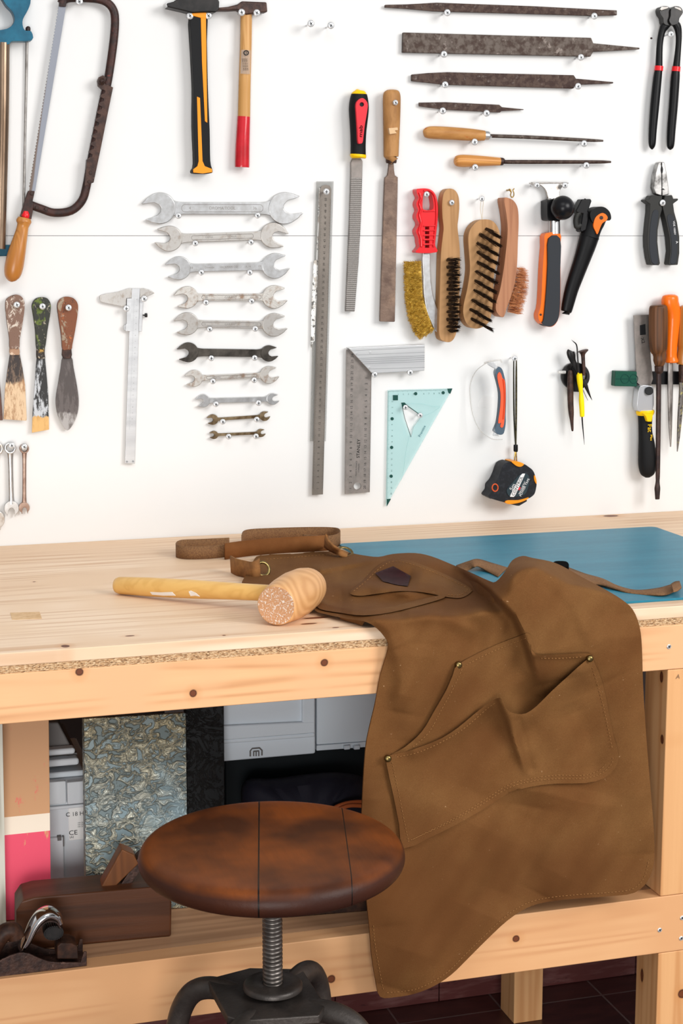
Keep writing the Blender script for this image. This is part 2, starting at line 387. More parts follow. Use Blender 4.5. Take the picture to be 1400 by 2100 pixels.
oA = (.8, YF, TOP-.057)
ka = kn(oA, [(YP(163, 1378, YF), .0044, .0044), (YP(396, 1422, YF), .0042, .0044), (YP(665, 1359, YF), .0044, .0042)], 'y')
M['pineA'] = wood('pine_apron', 'EEBB8A', 'C98F60', 0, .5, .5, 8, 1.0, knots=ka, third='E6B284')
mb = MB(); mb.box(bx0, bx1, YF, YF+.035, TOP-.0892, TOP-.0262); mb.build('front_apron', M['pineA'], bench, bevel=.0015, origin=oA)
mb = MB(); mb.box(bx0, bx1, -.035, -.002, TOP-.0892, TOP-.0262); mb.build('rear_apron', M['pineA'], bench, bevel=.0015)
oR = (.8, YF, ZS-.042)
kr = kn(oR, [(YP(1058, 1925, YF), .0048, .0044), (YP(679, 2008, YF), .005, .005)], 'y')
M['pineR'] = wood('pine_rail', 'E2B080', 'C4875A', 0, .5, .5, 8, .85, knots=kr, third='DAA474')
mb = MB(); mb.box(bx0, bx1, YF, YF+.032, ZS-.0845, ZS); mb.build('front_rail', M['pineR'], bench, bevel=.0015, origin=oR)
M['shelfwood'] = wood('shelf_wood', 'B98F6C', '8A6448', 0, .5, .55, 7, .8)
mb = MB(); mb.box(bx0, bx1, YF+.0325, -.16, ZS-.022, ZS-.0003); mb.build('shelf_board', M['shelfwood'], bench)
lx = .5*(YP(1368, 1400, YF).x+YP(1354, 1830, YF).x)
yb = XP(1319, 1500, lx).y
lw = .095; oL = (lx+.04, YF, .45)
kl = kn(oL, [(XP(1356, 1388, lx), .004, .007), (XP(1357, 1516, lx), .004, .006), (XP(1316, 2000, lx), .004, .009)], 'x')+kn(oL, [(YP(1399, 2038, YF), .006, .006)], 'y')
M['pineL'] = wood('pine_leg', 'E0AC78', 'C0824E', 2, .5, .5, 8, .85, knots=kl)
for (x0, y0, y1, o_) in ((lx, YF+.0015, yb, oL), (-.3, YF+.0015, yb, None)):
    for (za, zb) in ((0, ZS-.0848), (ZS+.0003, TOP-.0895)):
        mb = MB(); mb.box(x0, x0+lw, y0-.0012, y1, za, zb); mb.build('leg', M['pineL'], bench, bevel=.0015, origin=o_)
    mb = MB(); mb.box(x0, x0+lw, YF+.0325, y1, ZS-.0845, ZS-.0225); mb.build('leg_block', M['pineL'], bench)
p0 = ZP(1053, 2100, 0); p1 = ZP(1112, 2092, 0); pb = ZP(1021, 2069, 0)
for xx in (p0.x, -.3):
    mb = MB(); mb.box(xx, xx+(p1.x-p0.x), p0.y, max(pb.y, p0.y+.06), 0, ZS-.0225); mb.build('rear_leg', M['pineL'], bench, bevel=.0015)
mb = MB(); k = Vector((1, 0, 0)); addtext(mb, 'A', YP(1390, 1388, YF-.0006), k, Vector((.15, 0, 1)), .009); M['pencil'] = simple('pencil_mark', '8A6A50', .8)
mb.build('pencil_letter', M['pencil'], bench)
# flush screws in the timber
def timber_screw(px, py, lab):
    c = YP(px, py, YF); mb = MB(); mb.tube([c+Vector((0, .01, 0)), c-Vector((0, .0008, 0)), c-Vector((0, .0014, 0))], [(.0022, .0022), (.0033, .0033), (.0024, .0024)], 16, (0, 0, 1)); mb.cur = 1
    for a in (0.6, 0.6+math.pi/2):
        d = Vector((math.cos(a), 0, math.sin(a)))*.002; e = Vector((-math.sin(a), 0, math.cos(a)))*.0005; y = Vector((0, -.0016, 0)); b = Vector((0, -.001, 0))
        mb.hexa([c+d+e+y, c+d-e+y, c-d-e+y, c-d+e+y], [c+d+e+b, c+d-e+b, c-d-e+b, c-d+e+b])
    tag(mb.build('timber_screw', [M['screw'], M['screwdark']]), lab, 'screw', 'screws driven into the bench frame')
timber_screw(1371, 1326, 'zinc screw in upper bench apron, right of the brown cloth apron')
timber_screw(1352, 1907, 'zinc screw in lower bench rail, left one of three near leg')
timber_screw(1398, 1882, 'zinc screw in lower rail cut by right frame edge, upper one')
timber_screw(1396, 1924, 'zinc screw in lower rail cut by right frame edge, lower one')
# ================================================================ blue mat
M['mat'] = simple('blue_green_mat', '2C7E96', .4, 0, '25748C', 3, .4, .6, stretch=(1, 6, 1), bump=.00008, bsc=1400, c3='3C8CA2', sc3=40, lo3=.55, hi3=.75)
ya = ZP(1341, 1080, TOP+.003).y; xa = ZP(1341, 1080, TOP+.003).x; yf_ = ZP(1360, 1229, TOP+.003).y; xl = ZP(700, 1112, TOP+.003).x-.01
def rrect(x0, x1, y0, y1, r, n=8):
    o = []
    for (cx, cy, a0) in ((x1-r, y1-r, 0), (x0+r, y1-r, 90), (x0+r, y0+r, 180), (x1-r, y0+r, 270)):
        for i in range(n+1):
            a = math.radians(a0+90*i/n); o.append((cx+r*math.cos(a), cy+r*math.sin(a)))
    return o
mb = MB(); mb.prism(rrect(xl, xa+.0, yf_, ya, .012), lambda x, y: Vector((x, y, TOP+.0035)), lambda x, y: Vector((x, y, TOP+.0003)))
mat = mb.build('bench_mat', M['mat'], bevel=.0008); tag(mat, 'blue-green work mat lying under the brown apron on the bench', 'mat')
# ================================================================ things below the bench
def board(name, bl, br, tl, tr, ybase, ytop, mat, label, cat, th=.018, **k):
    """px corners; base on shelf at ybase; top leaning to ytop"""
    def P(c, top): return YP(c[0], c[1], ytop if top else ybase)
    a, b, c, d = P(bl, 0), P(br, 0), P(tr, 1), P(tl, 1)
    nrm = (b-a).cross(d-a).normalized(); 
    if nrm.y > 0: nrm = -nrm
    mb = MB(); mb.hexa([a, b, c, d], [v-nrm*th for v in (a, b, c, d)])
    o = mb.build(name, mat, bevel=.001); tag(o, label, cat, **k); return o
ybT = ZP(383, 1862, ZS).y; ybP = ZP(13, 1902, ZS).y
# textured plank
s = NT('crackled_blue_gold'); v = s.map((1, 1, 1.3)); n = s.noise(v, 62, 3, .5, .9); n2 = s.noise(s.map(), 11, 3, .6); nb = s.noise(s.map((1, 1, .5), (5, 5, 5)), 7, 3, .6)
rid = s.math('SUBTRACT', 1.0, s.math('MULTIPLY', s.math('ABSOLUTE', s.math('SUBTRACT', n, .5)), 9), clamp=True)
sp2 = s.n('SeparateXYZ'); s.l(s.tc.outputs['Object'], sp2.inputs[0])
ends = s.math('MULTIPLY', s.math('ABSOLUTE', sp2.outputs[2]), 3.6)
blue = s.mix(nb, lin('5E747C'), lin('8C9CA0'))
goldm = s.ramp(s.math('ADD', n2, ends), [(.5, (.12,)*3+(1,)), (.95, (.9,)*3+(1,))])
rough_m = s.ramp(nb, [(.36, (0, 0, 0, 1)), (.46, (1, 1, 1, 1))])
crest = s.mix(goldm, lin('C2C6BC'), lin('CDBD92'))
base_ = s.mix(s.math('MULTIPLY', ends, .8, clamp=True), blue, lin('6C6A58'))
c = s.mix(s.math('MULTIPLY', rid, s.math('MULTIPLY_ADD', rough_m, .85, .06)), base_, crest)
pit = s.ramp(n, [(.52, (0, 0, 0, 1)), (.60, (1, 1, 1, 1))]); c = s.mix(s.math('MULTIPLY', pit, s.math('MULTIPLY', rough_m, .55)), c, lin('4E5652'))
s.l(c, s.b.inputs['Base Color']); s.b.inputs['Metallic'].default_value = .3; s.b.inputs['Roughness'].default_value = .38
s.bump(s.math('MULTIPLY', rid, s.math('MULTIPLY_ADD', rough_m, .9, .1)), .003, 1.0); M['crackle'] = s.m
board('textured_board', (177, 1868), (386, 1862), (172, 1474), (381, 1462), ybT, ybT+.05, M['crackle'], 'blue-grey board with raised gold crackle texture leaning under the bench', 'board')
s = NT('painted_plank'); sp = s.n('SeparateXYZ'); s.l(s.tc.outputs['Object'], sp.inputs[0]); z = sp.outputs[2]
nA = s.noise(s.map((1, 1, .25)), 60, 5, .7); pinkc = s.mix(s.ramp(nA, [(.60, (0, 0, 0, 1)), (.66, (1, 1, 1, 1))]), lin('E84A66'), lin('D9A06C'))
tan = s.mix(s.ramp(s.noise(s.map((1, 1, .4), (2, 2, 5)), 45, 6, .75), [(.6, (0, 0, 0, 1)), (.66, (1, 1, 1, 1))]), lin('C9966A'), lin('E0685C'))
oP = YP(55, 1700, ybP+.035); z1 = YP(55, 1672, ybP+.035).z-oP.z; z2 = YP(55, 1707, ybP+.035).z-oP.z
f1 = s.math('GREATER_THAN', z, z1); f2 = s.math('GREATER_THAN', z, z2)
s.l(s.mix(f1, s.mix(f2, pinkc, lin('F0E0CC')), tan), s.b.inputs['Base Color']); s.b.inputs['Roughness'].default_value = .6; M['pinkplank'] = s.m
mb = MB(); yq = ybP+.02; a, b, c, d = YP(10, 1888, yq), YP(105, 1883, yq), YP(100, 1465, yq+.03), YP(5, 1470, yq+.03)
mb.hexa([a, b, c, d], [v+Vector((0, .016, 0)) for v in (a, b, c, d)]); o = mb.build('painted_plank', M['pinkplank'], bevel=.0008, origin=oP); tag(o, 'plank painted tan, cream and pink in bands standing under the bench', 'plank')
M['whitewash'] = wood('whitewashed_wood', 'D8D5C8', '8F8A78', 2, .8, .7, 7, .9)
mb = MB(); a, b, c, d = YP(-40, 1912, ybP), YP(13, 1902, ybP), YP(5, 1474, ybP+.01), YP(-46, 1480, ybP+.01)
mb.hexa([a, b, c, d], [v+Vector((0, .012, 0)) for v in (a, b, c, d)]); tag(mb.build('whitewashed_board', M['whitewash'], bevel=.0006), 'grey-white washed wooden board at left frame edge, beside painted plank', 'board')
s = NT('black_crinkle'); n = s.noise(s.map((1, 1, 1.3)), 16, 7, .72, 2.5); r_ = s.math('ABSOLUTE', s.math('SUBTRACT', n, .5)); rr = s.ramp(r_, [(0, (1, 1, 1, 1)), (.035, (0, 0, 0, 1))])
s.l(s.mix(s.math('MULTIPLY', rr, .12), lin('070708'), lin('8A8A88')), s.b.inputs['Base Color']); s.b.inputs['Roughness'].default_value = .3; s.b.inputs['Specular IOR Level'].default_value = .3; s.bump(rr, .002, .7); M['crinkle'] = s.m
board('black_board', (387, 1868), (462, 1862), (381, 1440), (459, 1436), ybT+.04, ybT+.09, M['crinkle'], 'glossy black crinkled board right of the blue-grey textured board', 'board')
# grey cases
M['case'] = simple('grey_plastic_case', 'D4DCE2', .5, 0, bump=.0001, bsc=900)
M['case2'] = simple('light_grey_case', 'D8DCE0', .5)
M['caselow'] = simple('dark_grey_case', '6E6A68', .55)
def slab(mb, c4, y, th, ysl=0):
    """front face px corners on plane y, extruded back th"""
    v = [YP(px, py, y) for px, py in c4]; mb.hexa(v, [p+Vector((0, th, 0)) for p in v]); return mb
yc = ybT+.09
case = thing('charger_case', YP(140, 1815, yc), 'light grey plastic case with white C 18 HPC label behind the planks', 'case')
case.location.z = ZS; WO[case.name] = Vector(case.location)
mb = MB(); zb = ZS+.0005
def fbox(mb, px0, px1, pyt, pyb, y, th):
    a = YP(px0, (pyt+pyb)/2, y).x; b = YP(px1, (pyt+pyb)/2, y).x; t = YP((px0+px1)/2, pyt, y).z; bt = YP((px0+px1)/2, pyb, y).z
    return mb.box(a, b, y, y+th, bt, t)
t = YP(140, 1600, yc).z; xa_, xb_ = YP(60, 1700, yc).x, YP(200, 1700, yc).x
mb.box(xa_, xb_, yc, yc+.2, zb, t); mb.build('body', M['case2'], case, bevel=.004)
mb = MB(); fbox(mb, 60, 136, 1605, 1652, yc-.006, .01); fbox(mb, 138, 200, 1602, 1648, yc-.009, .012); fbox(mb, 60, 200, 1653, 1660, yc-.007, .01); fbox(mb, 60, 132, 1720, 1812, yc-.006, .01); mb.build('lid_panel', M['case2'], case, bevel=.002)
mb = MB(); fbox(mb, 118, 126, 1716, 1724, yc-.008, .01); fbox(mb, 129, 131.5, 1716, 1736, yc-.007, .01); fbox(mb, 100, 132, 1811, 1816, yc-.0065, .01); mb.build('latch_gap', M['caselow'], case)
mb = MB(); fbox(mb, 141, 182, 1652, 1722, yc-.0012, .002); mb.build('label_sticker', M['white'], case, bevel=.0008)
mb = MB(); ex = Vector((1, 0, 0)); ez = Vector((0, 0, 1))
addtext(mb, 'C 18 HPC', YP(161, 1669, yc-.0016), ex, ez, .0085, 1.0); addtext(mb, 'CE', YP(150, 1708, yc-.0016), ex, ez, .0095, 1.1)
for i in range(3): addtext(mb, 'HA 2017', YP(167, 1687+4*i, yc-.0016), ex, ez, .0028)
addtext(mb, 'IAI', YP(147, 1717, yc-.0016), ex, ez, .005)
mb.build('label_print', M['ink'], case)
# stacked lid above it
yc2 = yc+.03
lid = thing('stacked_case', YP(130, 1600, yc2), 'dark grey case with pale rims stacked above the labelled case', 'case'); WO[lid.name] = Vector(lid.location)
mb = MB(); mb.box(xa_, xb_-.015, yc+.01, yc2+.2, t+.0005, YP(130, 1574, yc2).z); mb.build('case_base', M['case'], lid, bevel=.003)
mb = MB(); fbox(mb, 60, 163, 1559, 1574, yc2-.02, .02); fbox(mb, 60, 155, 1538, 1551, yc2-.02, .02); mb.build('rim', M['case2'], lid, bevel=.004)
mb = MB(); v = [YP(*p, yc2) for p in ((60, 1551), (155, 1548), (120, 1482), (60, 1482))]; mb.hexa(v, [p+Vector((0, .15, 0)) for p in v]); mb.build('sloped_cover', M['caselow'], lid, bevel=.003)
mb = MB(); fbox(mb, 60, 158, 1548, 1562, yc2, .15); mb.build('middle_band', M['caselow'], lid)
# big grey case right
yd = ybT+.12
M['caseb'] = simple('blue_grey_plastic_case', 'DEE7EF', .5, 0, bump=.0001, bsc=1200)
big = thing('tool_case', YP(550, 1545, yd), 'blue-grey plastic tool case with moulded M logo under the bench apron', 'case')
mb = MB(); v = [YP(*p, yd) for p in ((395, 1568), (647, 1546), (647, 1395), (395, 1420))]; mb.hexa(v, [p+Vector((0, .22, 0)) for p in v]); mb.build('body', M['caseb'], big, bevel=.003)
mb = MB()
for c4 in (((395, 1520), (646, 1510), (646, 1509-.5), (395, 1518)),): slab(mb, [(395, 1531), (646, 1512), (646, 1503+.0), (395, 1522)], yd-.005, .006)
slab(mb, [(620, 1505), (646, 1503), (646, 1400), (620, 1404)], yd-.006, .007)
slab(mb, [(395, 1524), (646, 1504), (646, 1480), (395, 1492)], yd-.007, .008)
mb.build('raised_frame', M['caseb'], big, bevel=.0025, seg=3)
mb = MB(); c = [(513, 1551), (513, 1540), (517, 1535), (532, 1534), (537, 1539), (537, 1549)]
mb.tube([YP(*p, yd-.001) for p in c], (.0011, .0011), 8)
for px in (520, 525, 530.5): mb.tube([YP(px, 1541, yd-.001), YP(px, 1550.5, yd-.001)], (.0009, .0009), 8)
mb.tube([YP(519.5, 1541, yd-.001), YP(531, 1540, yd-.001)], (.0009, .0009), 8)
mb.build('moulded_logo', M['caselow'], big)
yd2 = yd+.02
bg2 = thing('tool_case', YP(700, 1530, yd2), 'second blue-grey tool case, set back right of the case with the logo', 'case')
mb = MB(); v = [YP(*p, yd2) for p in ((649, 1528), (790, 1518), (790, 1380), (649, 1392))]; mb.hexa(v, [p+Vector((0, .2, 0)) for p in v]); mb.build('body', M['caseb'], bg2, bevel=.002)
mb = MB(); v = [YP(*p, yd2-.001) for p in ((649, 1540), (770, 1531), (770, 1520), (649, 1529))]; mb.hexa(v, [p+Vector((0, .2, 0)) for p in v]); mb.build('bottom_lip', M['caseb'], bg2, bevel=.001)
mb = MB()
for px in (712, 732): slab(mb, [(px-6, 1538), (px+6, 1537), (px+6, 1529), (px-6, 1530)], yd2-.008, .008)
mb.build('latch', M['caseb'], bg2, bevel=.001)
# support crate + dark bag + cable
zt = min(YP(395, 1568, yd).z, YP(647, 1546, yd).z)-.001
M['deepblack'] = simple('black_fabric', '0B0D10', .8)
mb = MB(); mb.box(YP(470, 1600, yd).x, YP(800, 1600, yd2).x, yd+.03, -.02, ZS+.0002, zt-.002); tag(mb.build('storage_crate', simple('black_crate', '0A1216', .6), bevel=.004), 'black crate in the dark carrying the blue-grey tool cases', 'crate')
mb = MB(); yb_ = yd-.035; bw = []
base = cr([(505, 1605), (560, 1600), (640, 1590), (700, 1588), (745, 1600), (765, 1640), (775, 1760), (520, 1770), (500, 1660)], 4, True)
c0 = (640, 1690)
rings = []
for k_, (sc, dy) in enumerate(((1.0, .05), (.985, .02), (.93, .003), (.8, -.008), (.5, -.012))):
    rings.append([YP(c0[0]+(p[0]-c0[0])*sc, c0[1]+(p[1]-c0[1])*sc, yb_+dy+.003*math.sin(p[0]*.11+p[1]*.07)*(sc < .95)) for p in base])
V = [v for r in rings for v in r]; n_ = len(base); F = [(k*n_+i, k*n_+(i+1) % n_, (k+1)*n_+(i+1) % n_, (k+1)*n_+i) for k in range(4) for i in range(n_)]+[tuple(4*n_+i for i in range(n_))]
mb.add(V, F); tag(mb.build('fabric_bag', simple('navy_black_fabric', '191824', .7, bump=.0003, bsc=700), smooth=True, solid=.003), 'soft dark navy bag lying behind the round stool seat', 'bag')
mb = MB(); P = cr([(675, 1668), (690, 1655), (715, 1647), (745, 1646), (765, 1660)], 8); mb.tube([YP(x, y, yb_-.028) for x, y in P], (.0035, .0035), 10); P = cr([(672, 1672), (695, 1660), (720, 1652), (765, 1655)], 8); mb.tube([YP(x, y, yb_-.034) for x, y in P], (.003, .003), 10)
tag(mb.build('orange_cable', simple('copper_orange_cable', 'A8562E', .4), smooth=True), 'orange brown loop of cable behind the stool seat beside the apron', 'cable')
M['darkbar'] = simple('dark_wood_block', '2A1A14', .5, 0, '4A2E20', 60)
mb = MB(); ybk = ZP(670, 1876, ZS).y
a = [ZP(*p, ZS+.0003) for p in ((585, 1882), (752, 1868), (752, 1850), (585, 1862))]; mb.hexa([v+Vector((0, 0, .022)) for v in a], a)
tag(mb.build('dark_block', M['darkbar'], bevel=.001), 'long dark wooden block on the shelf below the stool seat', 'block')
# ---------------- wooden hand plane
M['planewood'] = wood('plane_wood', '55301A', '30190C', 0, .8, .42, 6, .8)
M['planewood2'] = wood('plane_wedge_wood', '75441E', '4E2A10', 2, .8, .42, 6, .8)
yp = ZP(200, 1950, ZS).y
pl = thing('wooden_hand_plane', ZP(200, 1945, ZS), 'dark brown wooden hand plane with wedge on the lower shelf, front of the planks', 'plane')
ang = 0
def PP(px, py): return YP(px, py, yA)
yA = ZP(352, 1922, ZS).y; a0 = ZP(34, 1962, ZS)
# front face lies on plane from base-left to base-right
B0 = ZP(60, 1948, ZS); B1 = ZP(350, 1921, ZS); dv = (B1-B0).normalized(); nv = Vector((-dv.y, dv.x, 0))
def PL(px, py, back=0):
    d = ray(px, py); t = (B0-C0).dot(nv)/d.dot(nv); return C0+d*t+nv*back
front = [(32, 1950), (30, 1850), (34, 1840), (60, 1830), (70, 1858), (330, 1835), (345, 1850), (353, 1862), (352, 1918), (348, 1922)]
front = [(33, 1951), (33, 1868), (46, 1848), (70, 1841), (325, 1818), (345, 1830), (352, 1852), (351, 1921)]
mb = MB(); mb.prism(front, lambda x, y: PL(x, y), lambda x, y: PL(x, y, .062))
o = mb.build('body', M['planewood'], pl, bevel=.0025, seg=3)
zt_ = PL(200, 1832).z
mb = MB(); a = [PL(x, y, b) for x, y, b in ((112, 1840, .012), (205, 1832, .012), (205, 1832, .05), (112, 1840, .05))]
mb.hexa([v+Vector((0, 0, .0015)) for v in a], [v-Vector((0, 0, .004)) for v in a]); mb.build('mouth_recess', simple('dark_recess', '2A170C', .6), pl)
mb = MB()
w0 = [(205, 1838), (228, 1840), (287, 1782), (276, 1762), (252, 1752)]
mb.prism(w0, lambda x, y: PL(x, y, .018), lambda x, y: PL(x, y, .045)); mb.build('wedge', M['planewood2'], pl, bevel=.002)
mb = MB(); mb.prism([(240, 1842), (262, 1838), (306, 1776), (296, 1764), (287, 1770)], lambda x, y: PL(x, y, .02), lambda x, y: PL(x, y, .043)); mb.build('blade', M['rust2'], pl, bevel=.001)
# ---------------- small metal block plane
bp = thing('metal_block_plane', ZP(90, 2000, ZS), 'small rusty metal block plane with chrome cap at the shelf edge', 'plane')
Q0 = ZP(0, 2003, ZS); Q1 = ZP(177, 1982, ZS); dq = (Q1-Q0).normalized(); nq = Vector((-dq.y, dq.x, 0))
def PQ(px, py, back=0):
    d = ray(px, py); t = (Q0-C0).dot(nq)/d.dot(nq); return C0+d*t+nq*back
body = [(-30, 2008), (-30, 1975), (0, 1970), (20, 1960), (40, 1954), (60, 1956), (80, 1965), (100, 1972), (120, 1974), (150, 1974), (165, 1974), (172, 1952), (178, 1952), (178, 1981)]
mb = MB(); mb.prism(body, lambda x, y: PQ(x, y), lambda x, y: PQ(x, y, .003)); mb.prism(body, lambda x, y: PQ(x, y, .04), lambda x, y: PQ(x, y, .043))
a = [PQ(-30, 2006), PQ(178, 1980), PQ(178, 1980, .043), PQ(-30, 2006, .043)]; mb.hexa([v+Vector((0, 0, .003)) for v in a], a); mb.build('casting_plate', M['rust2'], bp, bevel=.001)
mb = MB(); blk = [(118, 1972), (118, 1946), (126, 1938), (148, 1938), (160, 1944), (162, 1972)]; mb.prism(blk, lambda x, y: PQ(x, y, .006), lambda x, y: PQ(x, y, .038)); mb.build('front_knob_seat', M['darkbar'], bp, bevel=.002)
mb = MB(); P = cr([(44, 1962), (60, 1940), (78, 1918), (96, 1900), (116, 1900), (126, 1912)], 6)
mb.tube([PQ(x, y-3, .022) for x, y in P], [(.003, .014) for _ in P], 14, nq); mb.build('cutting_iron', M['rust2'], bp, smooth=True)
P = cr([(50, 1954), (60, 1935), (72, 1908), (86, 1890), (104, 1882), (120, 1890), (126, 1902)], 6); mb = MB()
rr_ = [(.0045+.003*math.sin(math.pi*i/len(P)), .011+.006*math.sin(math.pi*min(1, i/len(P)*1.1))) for i in range(len(P))]
mb.tube([PQ(x, y, .018) for x, y in P], rr_, 18, nq); mb.build('lever_cap', M['chromeR'], bp, smooth=True, label='chrome lever cap')
mb = MB(); c = PQ(112, 1921, .02)
for i in range(26):
    a = 2*math.pi*i/26; p = c+dq*(.0115*math.cos(a))+Vector((0, 0, .0115*math.sin(a)*.75)); mb.tube([p-nq*.009, p+nq*.009], (.0013, .0013), 6)
mb.tube([c-nq*.009, c+nq*.009], (.0112, .0085), 24, (0, 0, 1)); mb.build('adjusting_wheel', M['blacksteel'], bp)
mb = MB(); mb.tube([PQ(x, y, .02) for x, y in cr([(-20, 1975), (-4, 1945), (12, 1925), (30, 1922), (36, 1935)], 5)], (.011, .012), 14, nq); mb.build('rear_grip', M['darkbar'], bp, smooth=True)
# ================================================================ screws
def make_screw_mesh():
    mb = MB(); n = 20
    prof = [(0, .0014), (.0218, .0015), (.0219, .0040), (.0228, .0056), (.0240, .0056), (.0249, .0047), (.0252, .0034), (.0253, .0001)]
    for i, (d, r) in enumerate(prof):
        for k in range(n): mb.v.append(Vector((r*math.cos(2*math.pi*k/n), -d, r*math.sin(2*math.pi*k/n))))
    for i in range(len(prof)-1):
        for k in range(n): mb.f.append((i*n+k, i*n+(k+1) % n, (i+1)*n+(k+1) % n, (i+1)*n+k)); mb.mi.append(0)
    mb.cur = 1
    for a in (.5, .5+math.pi/2):
        d = Vector((math.cos(a), 0, math.sin(a)))*.0027; e = Vector((-math.sin(a), 0, math.cos(a)))*.0006; y = Vector((0, -.0256, 0)); b = Vector((0, -.0248, 0))
        mb.hexa([d+e+y, d-e+y, -d-e+y, -d+e+y], [d+e+b, d-e+b, -d-e+b, -d+e+b])
    return mb
_m = make_screw_mesh(); screw0 = None
def screw(px, py, label, dep=.026, s=1.0):
    """head centre in the photo; shank runs straight back to the wall"""
    global screw0
    c = W(px, py, dep)
    if screw0 is None:
        screw0 = _m.build('wall_screw', [M['screw'], M['screwdark']], origin=(0, 0, 0)); screw0.data.polygons.foreach_set('use_smooth', [True]*len(screw0.data.polygons)); screw0.data.set_sharp_from_angle(angle=math.radians(35)); o = screw0
    else: o = screw0.copy(); scene.collection.objects.link(o)
    o.location = (c.x, 0, c.z); o.scale = (s, dep/.0256, s); o.rotation_euler = (0, R.uniform(-.6, .6), 0)
    tag(o, label, 'screw', 'zinc screws holding tools on the white wall'); return o
def t0(name, px, py, label, cat, group=None): 
    p = W(px, py, 0); return thing(name, p, label, cat, group)
def part(mb, name, mat, root, **k): return mb.build(name, mat, root, **k)
# ================================================================ teal bow saw
r = t0('bow_saw', 7, 300, 'teal-handled saw with bare metal tube frame cut by the left frame edge', 'saw')
z = lambda p: q(0, 0, 2.333, p)
o_ = z(cr([(150, 150), (152, 193), (58, 197), (45, 211), (-10, 214), (-60, 195), (-75, 140), (-70, 60), (-60, -60), (60, -75), (130, -60), (147, 0), (135, 45), (110, 92), (110, 125), (122, 146)], 3, True))
h_ = z(cr([(-25, 140), (30, 138), (60, 118), (70, 90), (58, 55), (30, 25), (0, -15), (-30, 20), (-40, 90)], 4, True))
mb = MB().wp(o_, .003, .022, [h_]); part(mb, 'handle', M['teal'], r, bevel=.004, seg=3)
mb = htube(z([(14, 205, 33), (10, 600, 33), (-4, 1190, 31)]), .016, 1); part(mb, 'frame_tube', M['tube'], r, smooth=True)
mb = htube(z([(129, 190, 7), (121, 600, 6), (112, 1010, 6), (105, 1160, 6)]), .0045, .6); part(mb, 'saw_rod', M['steel_mid'], r, smooth=True)
mb = htube(z([(133, 165, 11), (134, 135, 12), (133, 126, 5)]), .018); part(mb, 'tension_bolt', M['rust'], r, smooth=True)
mb = MB().wp(z([(-60, 1168), (54, 1172), (125, 1100), (128, 1160), (108, 1205), (50, 1225), (-60, 1228)]), .001, .0045); part(mb, 'end_bracket', M['teal'], r, bevel=.002)
# ================================================================ rusty hacksaw
r = t0('hacksaw', 90, 200, 'rusty red-brown hacksaw with bent frame and varnished wooden handle', 'saw')
P = z([(292, 18), (306, 0), (340, -10), (450, -7), (505, 8), (538, 40), (550, 90), (543, 200), (517, 380), (492, 490), (462, 640), (430, 800), (414, 890), (392, 960), (340, 1008), (260, 1018), (200, 1000), (140, 978)])
P = cr([(a, b, 0) for a, b in P], 4)
mb = MB().tube([W(a, b, .014) for a, b, c in P], (20/2.333*pscale(200, 200), .0045), 12); part(mb, 'frame', M['rust'], r, bevel=0, smooth=True)
edge = [(492, 360), (510, 372), (500, 400), (541, 418), (520, 520), (480, 720), (448, 873), (405, 890), (414, 800), (416, 765)]
tl = []
for i in range(9):
    t = i/8; x = 420+(482-420)*t; y = 760+(455-760)*t
    tl += [(x, y), (x+8, y-6), (x+20, y-10), (x+22, y-20), (x+8, y-28)]
edge = edge+tl+[(472, 410), (468, 385), (475, 368)]
mb = MB().wp(z(edge), .008, .013); part(mb, 'slide_plate', M['rust2'], r, bevel=.0008)
mb = htube(z([(485, 372, 8), (486, 388, 17), (487, 406, 8)]), .022); part(mb, 'locking_stud', M['rust2'], r, smooth=True)
bl = [(284, 28), (316, 30)]+[(168, 915), (140, 912)]
left = []
for i in range(60):
    t = i/60; x = 140+(284-140)*t; y = 912+(28-912)*t; left += [(x, y), (x-4, y-7)]
mb = MB().wp(z([(284, 28), (316, 30), (168, 915), (140, 912)]+left[2:]), .013, .0015); 
s = NT('hacksaw_blade'); sp = s.n('SeparateXYZ'); s.l(s.tc.outputs['Object'], sp.inputs[0]); dd = s.math('ADD', sp.outputs[0], s.math('MULTIPLY', sp.outputs[2], -.166))
n_ = s.noise(s.map((1, 1, .3)), 60, 4); f = s.ramp(s.math('MULTIPLY_ADD', dd, 110, s.math('ADD', .22, s.math('MULTIPLY', n_, .4))), [(.4, (0, 0, 0, 1)), (.62, (1, 1, 1, 1))])
s.l(s.mix(f, lin('6A5C54'), lin('868A94')), s.b.inputs['Base Color']); s.b.inputs['Roughness'].default_value = .45; s.b.inputs['Metallic'].default_value = .4; M['sawblade'] = s.m
part(mb, 'blade', M['sawblade'], r)
mb = MB().wp(z([(137, 912), (167, 915), (155, 968), (162, 975), (150, 1050), (98, 1035), (120, 958)]), .006, .014); part(mb, 'blade_holder', M['rust'], r, bevel=.001)
mb = MB().wp(z([(286, 2), (320, 0), (316, 32), (284, 30)]), .006, .012); part(mb, 'top_holder', M['rust'], r, bevel=.001)
mb = MB()
for a, b in ((153, 925), (178, 993), (222, 1000), (428, 870), (434, 826)): mb.tube([W(*z([(a, b)])[0], .018), W(*z([(a, b)])[0], .0225)], (.0028, .0028), 14, (0, 0, 1))
part(mb, 'rivet', M['rust2'], r, bevel=.0005)
mb = htube(z([(123, 1010, 16), (122, 1030, 22), (118, 1042, 20)]), .016); part(mb, 'ferrule', M['red'], r, smooth=True)
mb = htube(z([(117, 1042, 30), (114, 1058, 38), (112, 1072, 32), (109, 1084, 29), (104, 1110, 31), (92, 1160, 37), (78, 1220, 44), (66, 1280, 46), (59, 1320, 38), (57, 1342, 20), (57, 1349, 2)]), .0245, .92, 5); part(mb, 'handle', M['oak'], r, smooth=True)
